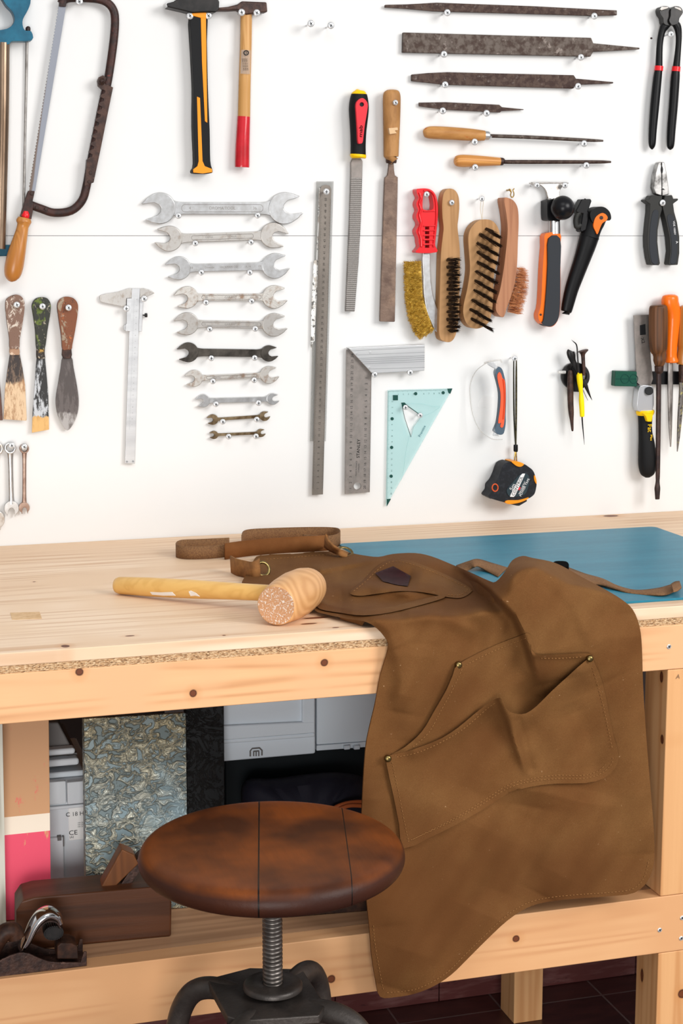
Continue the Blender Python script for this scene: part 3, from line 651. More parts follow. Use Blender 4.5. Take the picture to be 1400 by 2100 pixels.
# ================================================================ hammers
r = t0('claw_hammer', 410, 150, 'large hammer with black head and black and orange handle', 'hammer')
mb = MB().wp(z([(793, 14), (832, 4), (870, -14), (1020, -25), (1038, -15), (1050, 8), (1048, 44), (1032, 60), (985, 58), (920, 62), (872, 50), (797, 33)]), .004, .026); part(mb, 'head', M['blacksteel'], r, bevel=.003)
mb = MB().wp(z([(792, 13), (833, 3), (838, 12), (800, 34), (796, 34)]), .006, .0235); part(mb, 'peen_tip', M['steel'], r, bevel=.001)
mb = MB().wp(z(cr([(914, 62), (988, 62), (990, 200), (995, 430), (1003, 620), (1006, 770), (1016, 812), (1012, 828), (970, 831), (926, 829), (920, 815), (932, 780), (925, 600), (926, 420), (918, 250)], 3, True)), .006, .018); part(mb, 'grip', M['blackrub'], r, bevel=.006, seg=4)
mb = MB().wp(z([(914, 60), (988, 60), (987, 88), (962, 86), (916, 74)]), .012, .0135); part(mb, 'collar', M['amber'], r, bevel=.001)
mb = MB().wp(z([(960, 80), (985, 84), (988, 300), (992, 588), (980, 580), (966, 300)]), .018, .0068); mb.wp(z([(942, 462), (957, 468), (964, 640), (969, 770), (980, 795), (1014, 808), (1016, 824), (970, 830), (924, 826), (924, 810), (944, 795), (950, 770)]), .018, .0068); part(mb, 'stripe', M['amber'], r, bevel=.0006)
screw(390, 32, 'zinc screw under the black hammer head, left of the orange collar'); screw(428, 32, 'zinc screw under the black hammer head, right of the orange collar')
r = t0('small_hammer', 500, 150, 'small hammer with rusty head, bare wood handle and red dipped end', 'hammer')
mb = MB().wp(z([(1042, 36), (1090, 32), (1140, 20), (1156, 5), (1276, 10), (1280, 58), (1250, 60), (1180, 70), (1140, 47), (1090, 50), (1042, 50)]), .004, .02); part(mb, 'head', M['rust2'], r, bevel=.002)
hp = [(1178, 55, 28), (1176, 200, 28), (1170, 400, 29), (1167, 545, 30), (1160, 700, 33), (1158, 793, 34)]
mb = htube(z(hp[:4]+[(1166, 562, 30)]), .0135, .8); part(mb, 'handle', M['ash'], r, smooth=True)
mb = htube(z([(1166, 558, 31), (1160, 700, 34), (1158, 792, 35), (1158, 796, 33)]), .0135, .8); part(mb, 'dipped_end', M['redpaint'], r, smooth=True, label='red painted handle end')
mb = MB().wp(z([(1155, 238), (1200, 240), (1196, 355), (1150, 352)]), .0225, .0014); part(mb, 'sticker', M['clear'], r)
mb = MB().wp(circ(504.7, 108.3, 5.6), .0237, .0008, [circ(504.7, 108.3, 3.6)]); walltext(mb, 'S', 504.7, 108.3, 5, 0, .0246)
for i in range(3): walltext(mb, 'DIN 5132 RS', 498.5+3.9*i, 132, 3.2, -84, .0242)
part(mb, 'sticker_print', M['ink'], r)
screw(496, 25, 'zinc screw under the small hammer head, left side of the wooden handle'); screw(527, 26, 'zinc screw under the small hammer head, right side of the wooden handle')
screw(163, 3, 'zinc screw at the top edge holding the rusty hacksaw frame')
screw(638, 48, 'bare zinc screw on empty wall, left one of the pair right of the hammers', .03); screw(679, 52, 'bare zinc screw on empty wall, right one of the pair right of the hammers', .03)
# ================================================================ open-ended spanners
def wrench(i, L, Rr, hw, mat, label, inset=None, text=None):
    (lx_, ly, lR, ltip) = L; (rx, ry, rR, rtip) = Rr
    s3 = 3.333; cL = Vector((280+lx_/s3, 370+ly/s3)); cR = Vector((280+rx/s3, 370+ry/s3)); RL = lR/s3; RR = rR/s3; h = hw/s3
    ax = (cR-cL).normalized(); out = []
    def head(c, Rd, md, away):
        u = Vector(md).normalized(); v = Vector((-u.y, u.x))
        jaw = [(-.08, .0), (.0, .22), (.28, .44), (1.02, .50), (1.06, .56)]
        th0 = math.atan2(.56, 1.0)
        s_axis = away  # direction of shank
        pts = []
        # jaws, from + side tip, arc to shank on + side
        def arc(sgn):
            a = []
            # angle of shank direction in (u,v) frame
            sa = math.atan2(s_axis.dot(v), s_axis.dot(u))
            w = math.asin(min(.99, h*1.25/Rd)); end = (sa-sgn*w*1.0) if True else 0
            st = sgn*.62
            tot = (end-st)
            while sgn*tot < 0: tot += sgn*2*math.pi
            while sgn*tot > 2*math.pi: tot -= sgn*2*math.pi
            for k in range(15):
                t = st+tot*k/14; rr = Rd*(1.0+.10*max(0, 1-k/3.0))
                a.append(c+u*(rr*math.cos(t))+v*(rr*math.sin(t)))
            return a
        A = arc(1); B = arc(-1)
        jp = [c+u*(x*Rd)+v*(y*Rd) for x, y in jaw]; jm = [c+u*(x*Rd)-v*(y*Rd) for x, y in jaw]
        # order: A reversed (shank->tip), jaw plus tip inward, jaw minus outward, B (tip->shank)
        return A[::-1]+jp[::-1]+jm[1:]+B
    hL = head(cL, RL, ltip, ax); hR = head(cR, RR, rtip, -ax)
    nrm = Vector((-ax.y, ax.x))
    def fil(c, Rd, p_on_arc, away, side):
        e = c+away*(Rd*1.38)+side*h; return [e]
    # ensure orientation: end of hL on side sgn
    def sd(p, c): return 1 if (p-c).dot(nrm) > 0 else -1
    eL = sd(hL[-1], cL)
    if sd(hR[0], cR) != eL: hR = hR[::-1]
    def link(pa, c, Rd, aw, sg):   # fillet from arc point to shank
        tgt = c+aw*(Rd*1.55)+nrm*(sg*h); mid = c+aw*(Rd*1.16)+nrm*(sg*h*1.06)
        return [mid+(pa-mid)*.25, mid+(tgt-mid)*.5, tgt]
    poly = hL+link(hL[-1], cL, RL, ax, eL)+link(hR[0], cR, RR, -ax, eL)[::-1]+hR+link(hR[-1], cR, RR, -ax, -eL)+link(hL[0], cL, RL, ax, -eL)[::-1]
    root = t0('open_end_wrench', (cL.x+cR.x)/2, (cL.y+cR.y)/2, label, 'wrench', 'double open-ended wrenches hung in a column')
    k = pscale(cL.x, cL.y); mb = MB().wp([tuple(p) for p in poly], .002, .0042+RL*.00005); part(mb, 'shank', mat, root, bevel=.0012, seg=3)
    off = .002+.0042+RL*.00005
    # forged raised heads
    mb = MB()
    for c, Rd, hd, aw in ((cL, RL, hL, ax), (cR, RR, hR, -ax)):
        pts = [c+(p-c)*.985 for p in hd]; a0 = pts[-1]; b0 = pts[0]
        arcp = [c+aw*(Rd*math.cos(t))*.98+nrm*(Rd*math.sin(t))*.98 for t in [x*.1 for x in range(-4, 5)]]
        if (arcp[0]-a0).length > (arcp[-1]-a0).length: arcp = arcp[::-1]
        arcp = [p for p in arcp if (p-a0).length > 1 and (p-b0).length > 1]
        mb.wp([tuple(p) for p in pts+arcp], off-.001, .0022)
    part(mb, 'jaw', mat, root, bevel=.0008, seg=2)
    if inset:
        a, b, hh = inset; pa = cL+(cR-cL)*a; pb = cL+(cR-cL)*b; hh = h*hh; ring = []
        for cc, s0 in ((pb, 0), (pa, 1)):
            for t in range(9):
                an = -math.pi/2+math.pi*t/8+(math.pi if s0 else 0); ring.append(cc+ax*(hh*math.cos(an)*.9)+nrm*(hh*math.sin(an)))
        mb = MB(); pts = [W(p.x, p.y, off) for p in ring]+[W(ring[0].x, ring[0].y, off)]
        mb.tube(pts, (.0004, .0004), 6); part(mb, 'panel_rim', M['steel_mid'], root, smooth=True)
    if text:
        mb = MB(); d = -math.degrees(math.atan2(ax.y, ax.x))
        for (tx, t, hp_) in text:
            p = cL+(cR-cL)*tx; walltext(mb, t, p.x, p.y, hp_, d, off+.0004)
        part(mb, 'stamped_text', M['steel_mid'] if mat is not M['steel_dark'] else M['steel_mid'], root)
    return root
names = ['largest chrome open-ended wrench, top of the wrench column', 'second wrench from the top, worn with dark jaw tip, oblong panel', 'third wrench from the top, silver with angular jaws and stamped lettering',
 'fourth wrench from the top, silver with rust on its left jaw', 'fifth wrench from the top, dull silver with light rust spots', 'black oxidised wrench, only dark one in the wrench column',
 'silver wrench directly below the black one, stained jaws', 'slim smooth chrome wrench, third from bottom of the column', 'small brown tarnished wrench, second from the bottom', 'smallest brown wrench at the bottom of the column']
dat = [((160, 190, 108, (-.96, .22)), (1012, 190, 110, (.97, -.2)), 41, 'steel', (.2, .8, .62), [(.5, 'DROMA TOOL', 6), (.24, '4', 6), (.76, '36', 6)]),
 ((225, 398, 88, (-.97, -.2)), (935, 375, 88, (.93, .36)), 29, 'steel_worn', (.23, .79, .5), [(.38, 'YAMA', 4.5), (.6, 'TORUS', 4.5)]),
 ((290, 600, 81, (-.97, .2)), (945, 585, 87, (.95, -.3)), 27, 'steel', None, [(.32, 'Dowidat', 4.2), (.52, 'HICKMAN CO', 4.2), (.72, 'A.14', 4.2), (.13, '18', 4.5), (.84, '19', 4.5)]),
 ((345, 800, 76, (-.95, .3)), (940, 797, 80, (.96, -.2)), 23, 'steel_rust', (.19, .83, .6), [(.5, 'GARANT', 4.5), (.22, '20', 4), (.8, '22', 4)]),
 ((345, 980, 78, (-.97, .25)), (940, 988, 80, (.97, -.2)), 24, 'steel_worn', (.19, .83, .55), [(.5, 'GARANT', 4.5), (.2, '16', 4), (.8, '17', 4)]),
 ((355, 1175, 68, (-.98, .2)), (905, 1183, 56, (.98, -.18)), 26, 'steel_dark', None, None),
 ((395, 1353, 57, (-.97, .22)), (905, 1330, 60, (.95, -.3)), 17, 'steel_rust', (.18, .82, .55), [(.3, 'Dowidat', 3.3), (.55, 'HICKMAN CO', 3.3)]),
 ((455, 1507, 45, (-.95, .3)), (930, 1495, 40, (.96, -.2)), 17, 'steel', None, None),
 ((522, 1635, 36, (-.96, .2)), (875, 1612, 33, (.9, -.4)), 10, 'steel_brown', None, None),
 ((530, 1740, 28, (-.97, .1)), (850, 1727, 28, (.93, -.3)), 9, 'steel_brown', None, None)]
for i, (a, b, hw, mt, ins, tx) in enumerate(dat): wrench(i, a, b, hw, M[mt], names[i], ins, tx)
wz = lambda x, y: (280+x/3.333, 370+y/3.333)
wn = ['largest wrench', 'second wrench from top', 'third wrench from top', 'fourth wrench from top', 'fifth wrench from top', 'black wrench', 'wrench below the black one', 'slim chrome wrench', 'small brown wrench', 'smallest brown wrench']
ws = [((287, 242), (828, 240)), ((402, 430), (783, 423)), ((443, 630), (775, 630)), ((475, 835), (787, 826)), ((500, 1018), (812, 1015)), ((512, 1216), (808, 1214)), ((522, 1374), (805, 1366)), ((543, 1530), (835, 1522)), ((590, 1650), (822, 1635)), ((630, 1752), (817, 1750))]
for nm, (a, b) in zip(wn, ws):
    screw(*wz(*a), 'left zinc screw carrying the '+nm, .02, .85); screw(*wz(*b), 'right zinc screw carrying the '+nm, .02, .85)
# ================================================================ caliper
z = lambda p: q(0, 580, 4.118, p)
r = t0('vernier_caliper', 270, 770, 'silver vernier caliper hanging jaws up left of the wrenches', 'caliper')
mb = MB().wp(z([(1115, 48), (1182, 48), (1138, 1528), (1055, 1525), (1092, 400), (1105, 200)]), .004, .0032); part(mb, 'beam', M['alu'], r, bevel=.0004)
mb = MB().wp(z(cr([(1114, 48), (1080, 48), (1000, 75), (860, 100), (843, 130), (856, 160), (900, 172), (1062, 205)], 3)+[(1068, 130), (1114, 128)]), .003, .0035); mb.wp(z([(1182, 48), (1215, 47), (1265, 62), (1304, 88), (1260, 108), (1225, 120), (1182, 128)]), .003, .0035); part(mb, 'jaws', M['steel_worn'], r, bevel=.0005)
mb = MB().wp(z([(1072, 132), (1110, 130), (1100, 410), (1070, 408)]), .004, .005); mb.wp(z([(1182, 130), (1210, 132), (1196, 412), (1172, 410)]), .004, .0045); part(mb, 'slider_plate', M['alu'], r, bevel=.0005)
mb = MB().wp(z(cr([(1071, 348), (1048, 360), (1042, 378), (1050, 398), (1073, 410)], 4)), .004, .0035); part(mb, 'thumb_rest', M['steel'], r, bevel=.0005)
mb = MB(); a = W(*z([(1205, 274)])[0], .006); b = W(*z([(1226, 274)])[0], .006); mb.tube([a, b], (.001, .001), 10, (0, 1, 0)); mb.tube([b-Vector((.0008, 0, 0)), b+Vector((.0032, 0, 0))], (.0042*.8, .0042*.8), 14, (0, 1, 0)); part(mb, 'lock_screw', M['blacksteel'], r, bevel=.0004)
mb = MB()
for i in range(22):
    t = i/21; x = 1155-42*t; y = 140+1060*t; walltext(mb, str(i % 10) if i else '0', *z([(x, y)])[0], 2.6, -88, .0076)
for i in range(150):
    t = i/149; x = 1128-40*t; y = 130+1110*t; a = z([(x, y)])[0]; L = 3.2 if i % 5 == 0 else 1.8; mb.wp([(a[0], a[1]-.12), (a[0]+L, a[1]-.12), (a[0]+L, a[1]+.12), (a[0], a[1]+.12)], .0071, .0002)
for (x, y) in ((1072, 1510), (1123, 1508)): mb.wp(circ(*z([(x, y)])[0], 2), .0071, .0006)
part(mb, 'scale_marks', M['alu_groove'], r)
screw(*z([(1068, 218)])[0], 'zinc screw under the long caliper jaw, left side', .016, .9); screw(*z([(1218, 135)])[0], 'zinc screw under the short caliper jaw, right side', .016, .9)
# ================================================================ putty knives
def patchy(name, base, cols, sc=60, seed=0, rough=.6, metal=0, stretch=(1, 1, .6)):
    s = NT(name); c = lin(base)
    for i, (h, th, k) in enumerate(cols):
        f = s.ramp(s.noise(s.map(stretch, (seed+i*3.7, i*1.3, seed*.7)), sc*k, 6, .72, .8), [(th, (0, 0, 0, 1)), (th+.04, (1, 1, 1, 1))]); c = s.mix(f, c, lin(h))
    s.l(c, s.b.inputs['Base Color']); s.b.inputs['Roughness'].default_value = rough; s.b.inputs['Metallic'].default_value = metal; s.bump(s.noise(s.map(stretch), sc*4, 5, .7), .0004); return s.m
def zsplit(m_name, dark, pale, zc, w=.02, sc=75):  # paint covering the lower blade end
    s = NT(m_name); sp = s.n('SeparateXYZ'); s.l(s.tc.outputs['Object'], sp.inputs[0]); n = s.noise(s.map((1, 1, .25)), sc, 5, .7)
    f = s.math('ADD', s.math('MULTIPLY', s.math('SUBTRACT', zc, sp.outputs[2]), 1/w), s.math('MULTIPLY', s.math('SUBTRACT', n, .5), 3.2)); f = s.math('MULTIPLY', f, 3, clamp=True)
    n2 = s.noise(s.map((1, 1, .3), (4, 4, 4)), sc*1.6, 6, .75); c1 = s.mix(s.ramp(n2, [(.5, (0, 0, 0, 1)), (.56, (1, 1, 1, 1))]), lin(dark[0]), lin(dark[1])); c2 = s.mix(s.ramp(n2, [(.48, (0, 0, 0, 1)), (.6, (1, 1, 1, 1))]), lin(pale[0]), lin(pale[1]))
    s.l(s.mix(f, c1, c2), s.b.inputs['Base Color']); s.b.inputs['Roughness'].default_value = .5; s.bump(n2, .0005); return s.m
pk = [('putty knife with whitish brown handle and wide blade, leftmost of the three whole ones', [(50, 0), ] , 0)]
def putty(label, hole, hout, neck, blade, mh, mn, mbl):
    r = t0('putty_knife', *z([hole])[0], label, 'putty knife', 'used putty knives on the left of the wall')
    mb = MB().wp(z(cr(hout, 4, True)), .003, .012, [circ(*z([hole])[0], 3.6, 16)]); part(mb, 'handle', mh, r, bevel=.003, seg=3)
    mb = MB().wp(z(neck), .0045, .009); part(mb, 'collar', mn, r, bevel=.0015)
    mb = MB().wp(z(blade), .0075, .0016); part(mb, 'blade', mbl, r, bevel=.0004)
h1 = patchy('paint_splashed_handle', '7A5C4C', [('CFC2B4', .55, 1.6), ('4A342A', .6, 2.5), ('E8E0D6', .64, 2)], 55, 1)
h2 = patchy('green_black_handle', '26281F', [('5C6E1E', .56, 1), ('A9A08C', .6, 2.6), ('B9C0C8', .66, 1), ('141412', .6, 2)], 55, 5)
h3 = patchy('orange_brown_handle', '7A4424', [('9A8A74', .56, 1.2), ('C86A28', .62, 1.3), ('4A2A1A', .58, 2.5)], 50, 9)
putty('putty knife with whitish brown handle and widest blade, leftmost of the whole three', (143, 186), [(120, 103), (170, 108), (203, 150), (207, 220), (190, 350), (168, 470), (162, 552), (120, 556), (84, 552), (80, 470), (60, 330), (47, 200), (60, 135)],
      [(84, 548), (162, 548), (168, 585), (165, 610), (85, 610), (80, 585)], [(84, 600), (166, 600), (190, 720), (213, 870), (226, 1150), (222, 1165), (30, 1152), (42, 900), (62, 740)], h1, patchy('collar_paint', 'A98468', [('E0C8B0', .55, 2)], 40, 2), zsplit('blade_dark_and_cream', ('2A1E1A', '6A5646'), ('D9BC98', 'A77E58'), .012, .02))
putty('putty knife with green and black handle and yellow-tipped blade, middle of the whole three', (360, 200), [(350, 122), (400, 132), (428, 180), (425, 260), (402, 400), (380, 550), (345, 560), (310, 552), (300, 400), (280, 260), (272, 190), (300, 138)],
      [(310, 548), (380, 548), (378, 600), (384, 640), (310, 640), (308, 600)], [(310, 630), (380, 630), (392, 760), (408, 950), (414, 1240), (270, 1266), (275, 1100), (290, 900), (302, 720)], h2, patchy('collar_dark', '2A2018', [('B08A40', .56, 2), ('D8D0C0', .62, 3)], 40, 4), zsplit('blade_streaked', ('1E1E1E', 'BFC3C8'), ('DDAE6A', 'C89A58'), -.042, .006, 45))
putty('putty knife with rust-orange handle and leaf-shaped pointed blade', (580, 210), [(560, 118), (620, 130), (657, 180), (656, 260), (635, 400), (612, 520), (604, 560), (565, 565), (530, 560), (520, 450), (495, 280), (487, 190), (510, 140)],
      [(528, 555), (604, 555), (608, 610), (600, 640), (535, 640), (524, 610)], cr([(530, 630), (604, 630), (622, 720), (652, 880), (665, 1000), (655, 1100), (620, 1190), (568, 1248), (520, 1190), (480, 1090), (470, 980), (490, 850), (512, 720)], 3, True), h3, M['rust2'], zsplit('leaf_blade', ('4A4240', '5E5654'), ('A8A4A2', '6E6864'), -.03, .01, 40))
mb = MB().wp(q(0, 580, 4.118, [(-60, 760), (-8, 760), (8, 950), (24, 1160), (-70, 1166)]), .0075, .0016); tag(mb.build('putty_knife', zsplit('blade_brown', ('5A3424', '3A2218'), ('6E4630', 'C8B49C'), -.04, .01), bevel=.0004), 'putty knife mostly cut off by the left frame edge, brown blade corner', 'putty knife')
screw(*z([(143, 186)])[0], 'zinc screw through the handle of the leftmost whole putty knife', .022, .9); screw(*z([(360, 200)])[0], 'zinc screw through the green and black putty knife handle', .022, .9); screw(*z([(580, 210)])[0], 'zinc screw through the rust-orange putty knife handle', .022, .9)
# ================================================================ combination wrenches
def combi(label, ring, Rr, sh, jaw, Rj, mdir, mat):
    r = t0('combination_wrench', *z([ring])[0], label, 'wrench', 'combination wrenches hanging by the ring')
    c = z([ring])[0]; k = Rr/4.118; j = Vector(z([jaw])[0]); Rd = Rj/4.118; u = Vector(mdir).normalized(); v = Vector((-u.y, u.x))
    mb = MB().wp(circ(*c, k, 28), .003, .009, [circ(*c, k*.66, 12)]); part(mb, 'ring_end', mat, r, bevel=.0012)
    mb = htube(z([(ring[0]+(jaw[0]-ring[0])*t, ring[1]+(jaw[1]-ring[1])*t, w) for t, w in ((Rr/(jaw[1]-ring[1])*.9, sh*1.25), (.2, sh), (.5, sh*.95), (.8, sh), (.93, sh*1.3))]), .007, .55); part(mb, 'shank', mat, r, smooth=True)
    a = [(-.08, 0), (0, .22), (.28, .42), (1.1, .48), (1.12, .56)]; jp = [j+u*(x*Rd)+v*(y*Rd) for x, y in a]; jm = [j+u*(x*Rd)-v*(y*Rd) for x, y in a]
    arc = [j+u*(Rd*math.cos(t))+v*(Rd*math.sin(t)) for t in [-.62-(2*math.pi-1.24)*i/24 for i in range(25)]]
    mb = MB().wp([tuple(p) for p in jp[::-1]+jm[1:]+arc], .0035, .006); part(mb, 'open_jaw', mat, r, bevel=.001)
combi('shiny chrome combination wrench, larger one of the two whole ones', (86, 1396), 50, 22, (98, 1905), 62, (-.05, 1), M['steel'])
combi('small brown tarnished combination wrench, right of the chrome one', (206, 1402), 40, 17, (205, 1900), 46, (.12, 1), simple('pinkish_worn_steel', 'B29A8C', .38, .9, '8A6E60', 50))
combi('combination wrench cut off by the left frame edge', (-30, 1400), 58, 26, (-40, 2000), 80, (0, 1), M['steel_worn'])
screw(*z([(100, 1375)])[0], 'zinc screw in the ring of the chrome combination wrench', .02, .9); screw(*z([(206, 1386)])[0], 'zinc screw in the ring of the small brown combination wrench', .02, .9)
# ================================================================ files top right
z = lambda p: q(780, 0, 2.258, p)
G = 'bare files lying on pairs of screws'
def file(o, th, label, mat, s1, s2, nm, extra=None):
    r = tag(MB().wp(z(o), .003, th).build('flat_file', mat, bevel=.0008), label, 'file', G)
    screw(*z([s1])[0], 'left zinc screw carrying the '+nm); screw(*z([s2])[0], 'right zinc screw carrying the '+nm)
file([(22, 22), (120, 20), (260, 12), (700, 28), (1095, 48), (1095, 70), (980, 73), (620, 62), (250, 52), (120, 40), (22, 34)], .006, 'longest slim tapered rusty file, topmost at the upper right', M['file2'], (311, 58), (992, 74), 'topmost slim file')
file([(105, 150), (975, 175), (985, 200), (1025, 204), (1200, 221), (1199, 228), (1020, 238), (985, 239), (972, 262), (103, 243)], .007, 'widest flat grey-brown file with pointed tang, second from the top', M['file'], (296, 251), (930, 265), 'widest flat file')
file([(145, 345), (220, 338), (310, 334), (895, 348), (905, 364), (940, 367), (1078, 380), (1078, 386), (940, 391), (905, 392), (893, 410), (300, 392), (145, 375)], .006, 'medium brown file with tapered nose, third from the top', M['file2'], (301, 392), (917, 399), 'medium brown file')
file([(178, 475), (300, 473), (550, 485), (562, 496), (663, 506), (663, 509), (560, 514), (553, 521), (300, 508), (180, 492)], .004, 'smallest bare file with thin tang, fourth from the top', M['file2'], (290, 513), (493, 524), 'smallest bare file')
r = t0('round_file', 960, 275, 'long thin file with chipped orange-brown wooden handle and silver ferrule', 'file')
s = simple('chipped_orange_wood', 'C99458', .5, 0, 'A8743E', 40, .4, .65, stretch=(.3, 1, 1), c3='B5541E', sc3=30, lo3=.56, hi3=.6)
part(htube(z([(199, 615, 3), (203, 614, 16), (215, 614, 24), (245, 614, 28), (330, 618, 28), (420, 624, 26), (480, 628, 22)]), .014, .95), 'handle', s, r, smooth=True)
part(htube(z([(478, 628, 21), (500, 629, 19), (503, 629, 12)]), .014), 'ferrule', M['alu'], r, smooth=True)
part(htube(z([(503, 629, 8), (520, 630, 8), (700, 636, 8), (950, 649, 7), (1030, 652, 4)]), .014, .8), 'shaft', M['file'], r, smooth=True)
screw(*z([(438, 657)])[0], 'zinc screw under the chipped orange file handle'); screw(*z([(945, 665)])[0], 'zinc screw under the shaft tip of the chipped-handle file')
r = t0('round_file', 1000, 330, 'thin round file with smooth pale wooden handle, lowest of the horizontal files', 'file')
part(htube(z([(341, 745, 3), (345, 745, 16), (356, 745, 24), (390, 745, 27), (480, 746, 22), (552, 748, 17)]), .013), 'handle', M['ashx'], r, smooth=True)
part(htube(z([(550, 748, 17), (566, 748, 16), (569, 749, 8)]), .013), 'ferrule', M['rust2'], r, smooth=True)
part(htube(z([(567, 749, 5), (580, 749, 7), (600, 750, 9), (900, 750, 8), (1020, 750, 7), (1066, 750, 4)]), .013, .9), 'shaft', M['file2'], r, smooth=True)
screw(*z([(440, 775)])[0], 'zinc screw under the smooth pale file handle'); screw(*z([(955, 766)])[0], 'zinc screw under the shaft tip of the lowest horizontal file')
mb = MB(); mb.wp(circ(1335.2, 78.4, 2.4, 10, 2), -.0001, .0005); tag(mb.build('screw_hole', M['rust']), 'small rusty empty screw hole left of the pincers', 'hole')
# ================================================================ pincers and pliers
r = t0('pincers', 1372, 60, 'black end-cutting pincers with long handles and two red rings', 'pincers')
mb = MB().wp(z(cr([(1292, 44), (1302, 30), (1330, 30), (1342, 44), (1338, 66), (1356, 92), (1362, 112), (1330, 118), (1312, 108), (1308, 84), (1296, 66)], 3, True)), .006, .016); mb.wp(z(cr([(1344, 44), (1362, 29), (1390, 34), (1400, 58), (1384, 84), (1378, 108), (1350, 116), (1336, 96), (1342, 74)], 3, True)), .006, .02); part(mb, 'jaws', M['blacksteel'], r, bevel=.003, seg=3)
mb = MB().wp(z([(1292, 44), (1302, 30), (1333, 31), (1336, 38), (1300, 50)]), .02, .0035); mb.wp(z([(1358, 36), (1364, 30), (1388, 34), (1396, 48), (1392, 52)]), .022, .0045); part(mb, 'ground_edge', M['steel_mid'], r, bevel=.001)
for P in ([(1345, 96, 14), (1318, 118, 19), (1302, 150, 15), (1292, 210, 14), (1288, 310, 16), (1282, 360, 19), (1270, 480, 20), (1260, 600, 18), (1257, 670, 15), (1257, 692, 3)], [(1350, 96, 14), (1372, 120, 17), (1380, 160, 14), (1378, 220, 13), (1369, 310, 16), (1364, 360, 20), (1356, 480, 20), (1346, 600, 19), (1342, 675, 16), (1341, 694, 3)]):
    part(htube(z(P), .014, .8), 'handle', M['black'], r, smooth=True)
for a, b in ((1288, 317), (1368, 320)): part(htube(z([(a+1, b-11, 19), (a-1, b+11, 19)]), .014, .85), 'red_ring', M['red'], r, smooth=True)
screw(*z([(1347, 158)])[0], 'zinc screw between the handles of the black pincers')
r = t0('combination_pliers', 1355, 400, 'combination pliers with steel jaws and dark grey plastic grips', 'pliers')
z = lambda p: q(1070, 340, 4.242, p)
jm_ = simple('plier_steel', 'A8A6A4', .35, .9, '5A5856', 60)
mb = MB().wp(z([(1188, -30), (1212, -34), (1216, 60), (1218, 200), (1216, 262), (1165, 245), (1145, 190), (1146, 170), (1158, 80)]), .006, .014); mb.wp(z([(1216, -34), (1240, -30), (1258, 60), (1272, 160), (1280, 250), (1220, 264), (1218, 100)]), .006, .014); part(mb, 'jaws', jm_, r, bevel=.0015)
mb = MB().wp(z(circ(1216, 35, 10, 14, 32)), .02, .0004); mb.wp(z([(1205, 208), (1228, 196), (1245, 210)]), .02, .0004); part(mb, 'jaw_gap', M['ink'], r)
gl = [(1122, 258), (1222, 262), (1216, 330), (1220, 380), (1196, 470), (1182, 560), (1180, 660), (1190, 760), (1202, 850), (1192, 866), (1120, 863), (1104, 800), (1090, 700), (1088, 620), (1098, 500), (1110, 400), (1112, 335), (1068, 305), (1076, 291), (1104, 290)]
gr = [(1245, 262), (1306, 254), (1318, 288), (1358, 284), (1360, 298), (1316, 330), (1325, 400), (1350, 490), (1370, 620), (1370, 760), (1356, 862), (1280, 865), (1274, 850), (1290, 740), (1280, 620), (1252, 480), (1222, 360), (1232, 300)]
for g in (gl, gr): part(MB().wp(z(g), .004, .018), 'grip', M['plier_grey'], r, bevel=.004, seg=4)
for g in ([(1138, 400), (1190, 400), (1172, 560), (1172, 700), (1186, 840), (1130, 845), (1108, 700), (1112, 560)], [(1262, 440), (1320, 440), (1352, 620), (1350, 760), (1340, 845), (1290, 845), (1302, 740), (1292, 600)]): part(MB().wp(z(cr(g, 3, True)), .02, .0028), 'soft_inlay', M['darkgrey'], r, bevel=.001)
mb = MB(); walltext(mb, 'VDE 1000V', *z([(1325, 540)])[0], 4, -82, .0232); walltext(mb, 'A', *z([(1347, 665)])[0], 5, -80, .0232); part(mb, 'grip_print', M['whiteink'], r)
screw(*z([(1228, 322)])[0], 'zinc screw in the crotch of the combination pliers')
# ================================================================ rasp and file with handles
z = lambda p: q(600, 150, 3.818, p)
r = t0('rasp', 727, 400, 'flat rasp with black, red and yellow plastic handle marked mab', 'rasp')
part(htube(z([(520, 164, 61), (519, 200, 70), (518, 245, 76), (517, 300, 77), (515, 380, 70), (513, 460, 63), (512, 560, 59), (512, 640, 60)]), .018, .8), 'grip', M['blackrub'], r, smooth=True)
part(htube(z([(522, 132, 10), (521, 136, 32), (521, 148, 50), (520, 167, 62)]), .018, .8), 'end_cap', M['yellow'], r, smooth=True)
part(htube(z([(512, 636, 62), (511, 652, 64), (510, 660, 58), (510, 666, 40)]), .018, .8), 'collar', M['yellow'], r, smooth=True)
hs = cr([(545, 195), (575, 215), (588, 250), (580, 320), (566, 400), (556, 480), (548, 540), (530, 552), (514, 540), (508, 440), (500, 330), (496, 250), (512, 212)], 4, True)
part(MB().wp(z(hs), .024, .0106, [circ(*z([(541, 245)])[0], 4.6, 14)]), 'inlay', M['redgrip'], r, bevel=.001)
mb = MB().wp(circ(*z([(541, 247)])[0], 4.6, 14), .0315, .0005); walltext(mb, 'mab', *z([(533, 455)])[0], 7.5, 88, .0352, 1.35); walltext(mb, 'mab', *z([(533.8, 455)])[0], 7.5, 88, .0352, 1.35); part(mb, 'maker_mark', M['ink'], r)
s = NT('rasp_teeth'); wv = s.n('TexWave', wave_type='BANDS', bands_direction='Z'); wv.inputs['Scale'].default_value = 95; s.l(s.map((1, 1, 1)), wv.inputs['Vector']); ck = s.n('TexWave', wave_type='BANDS', bands_direction='X'); ck.inputs['Scale'].default_value = 110; s.l(s.map(), ck.inputs['Vector'])
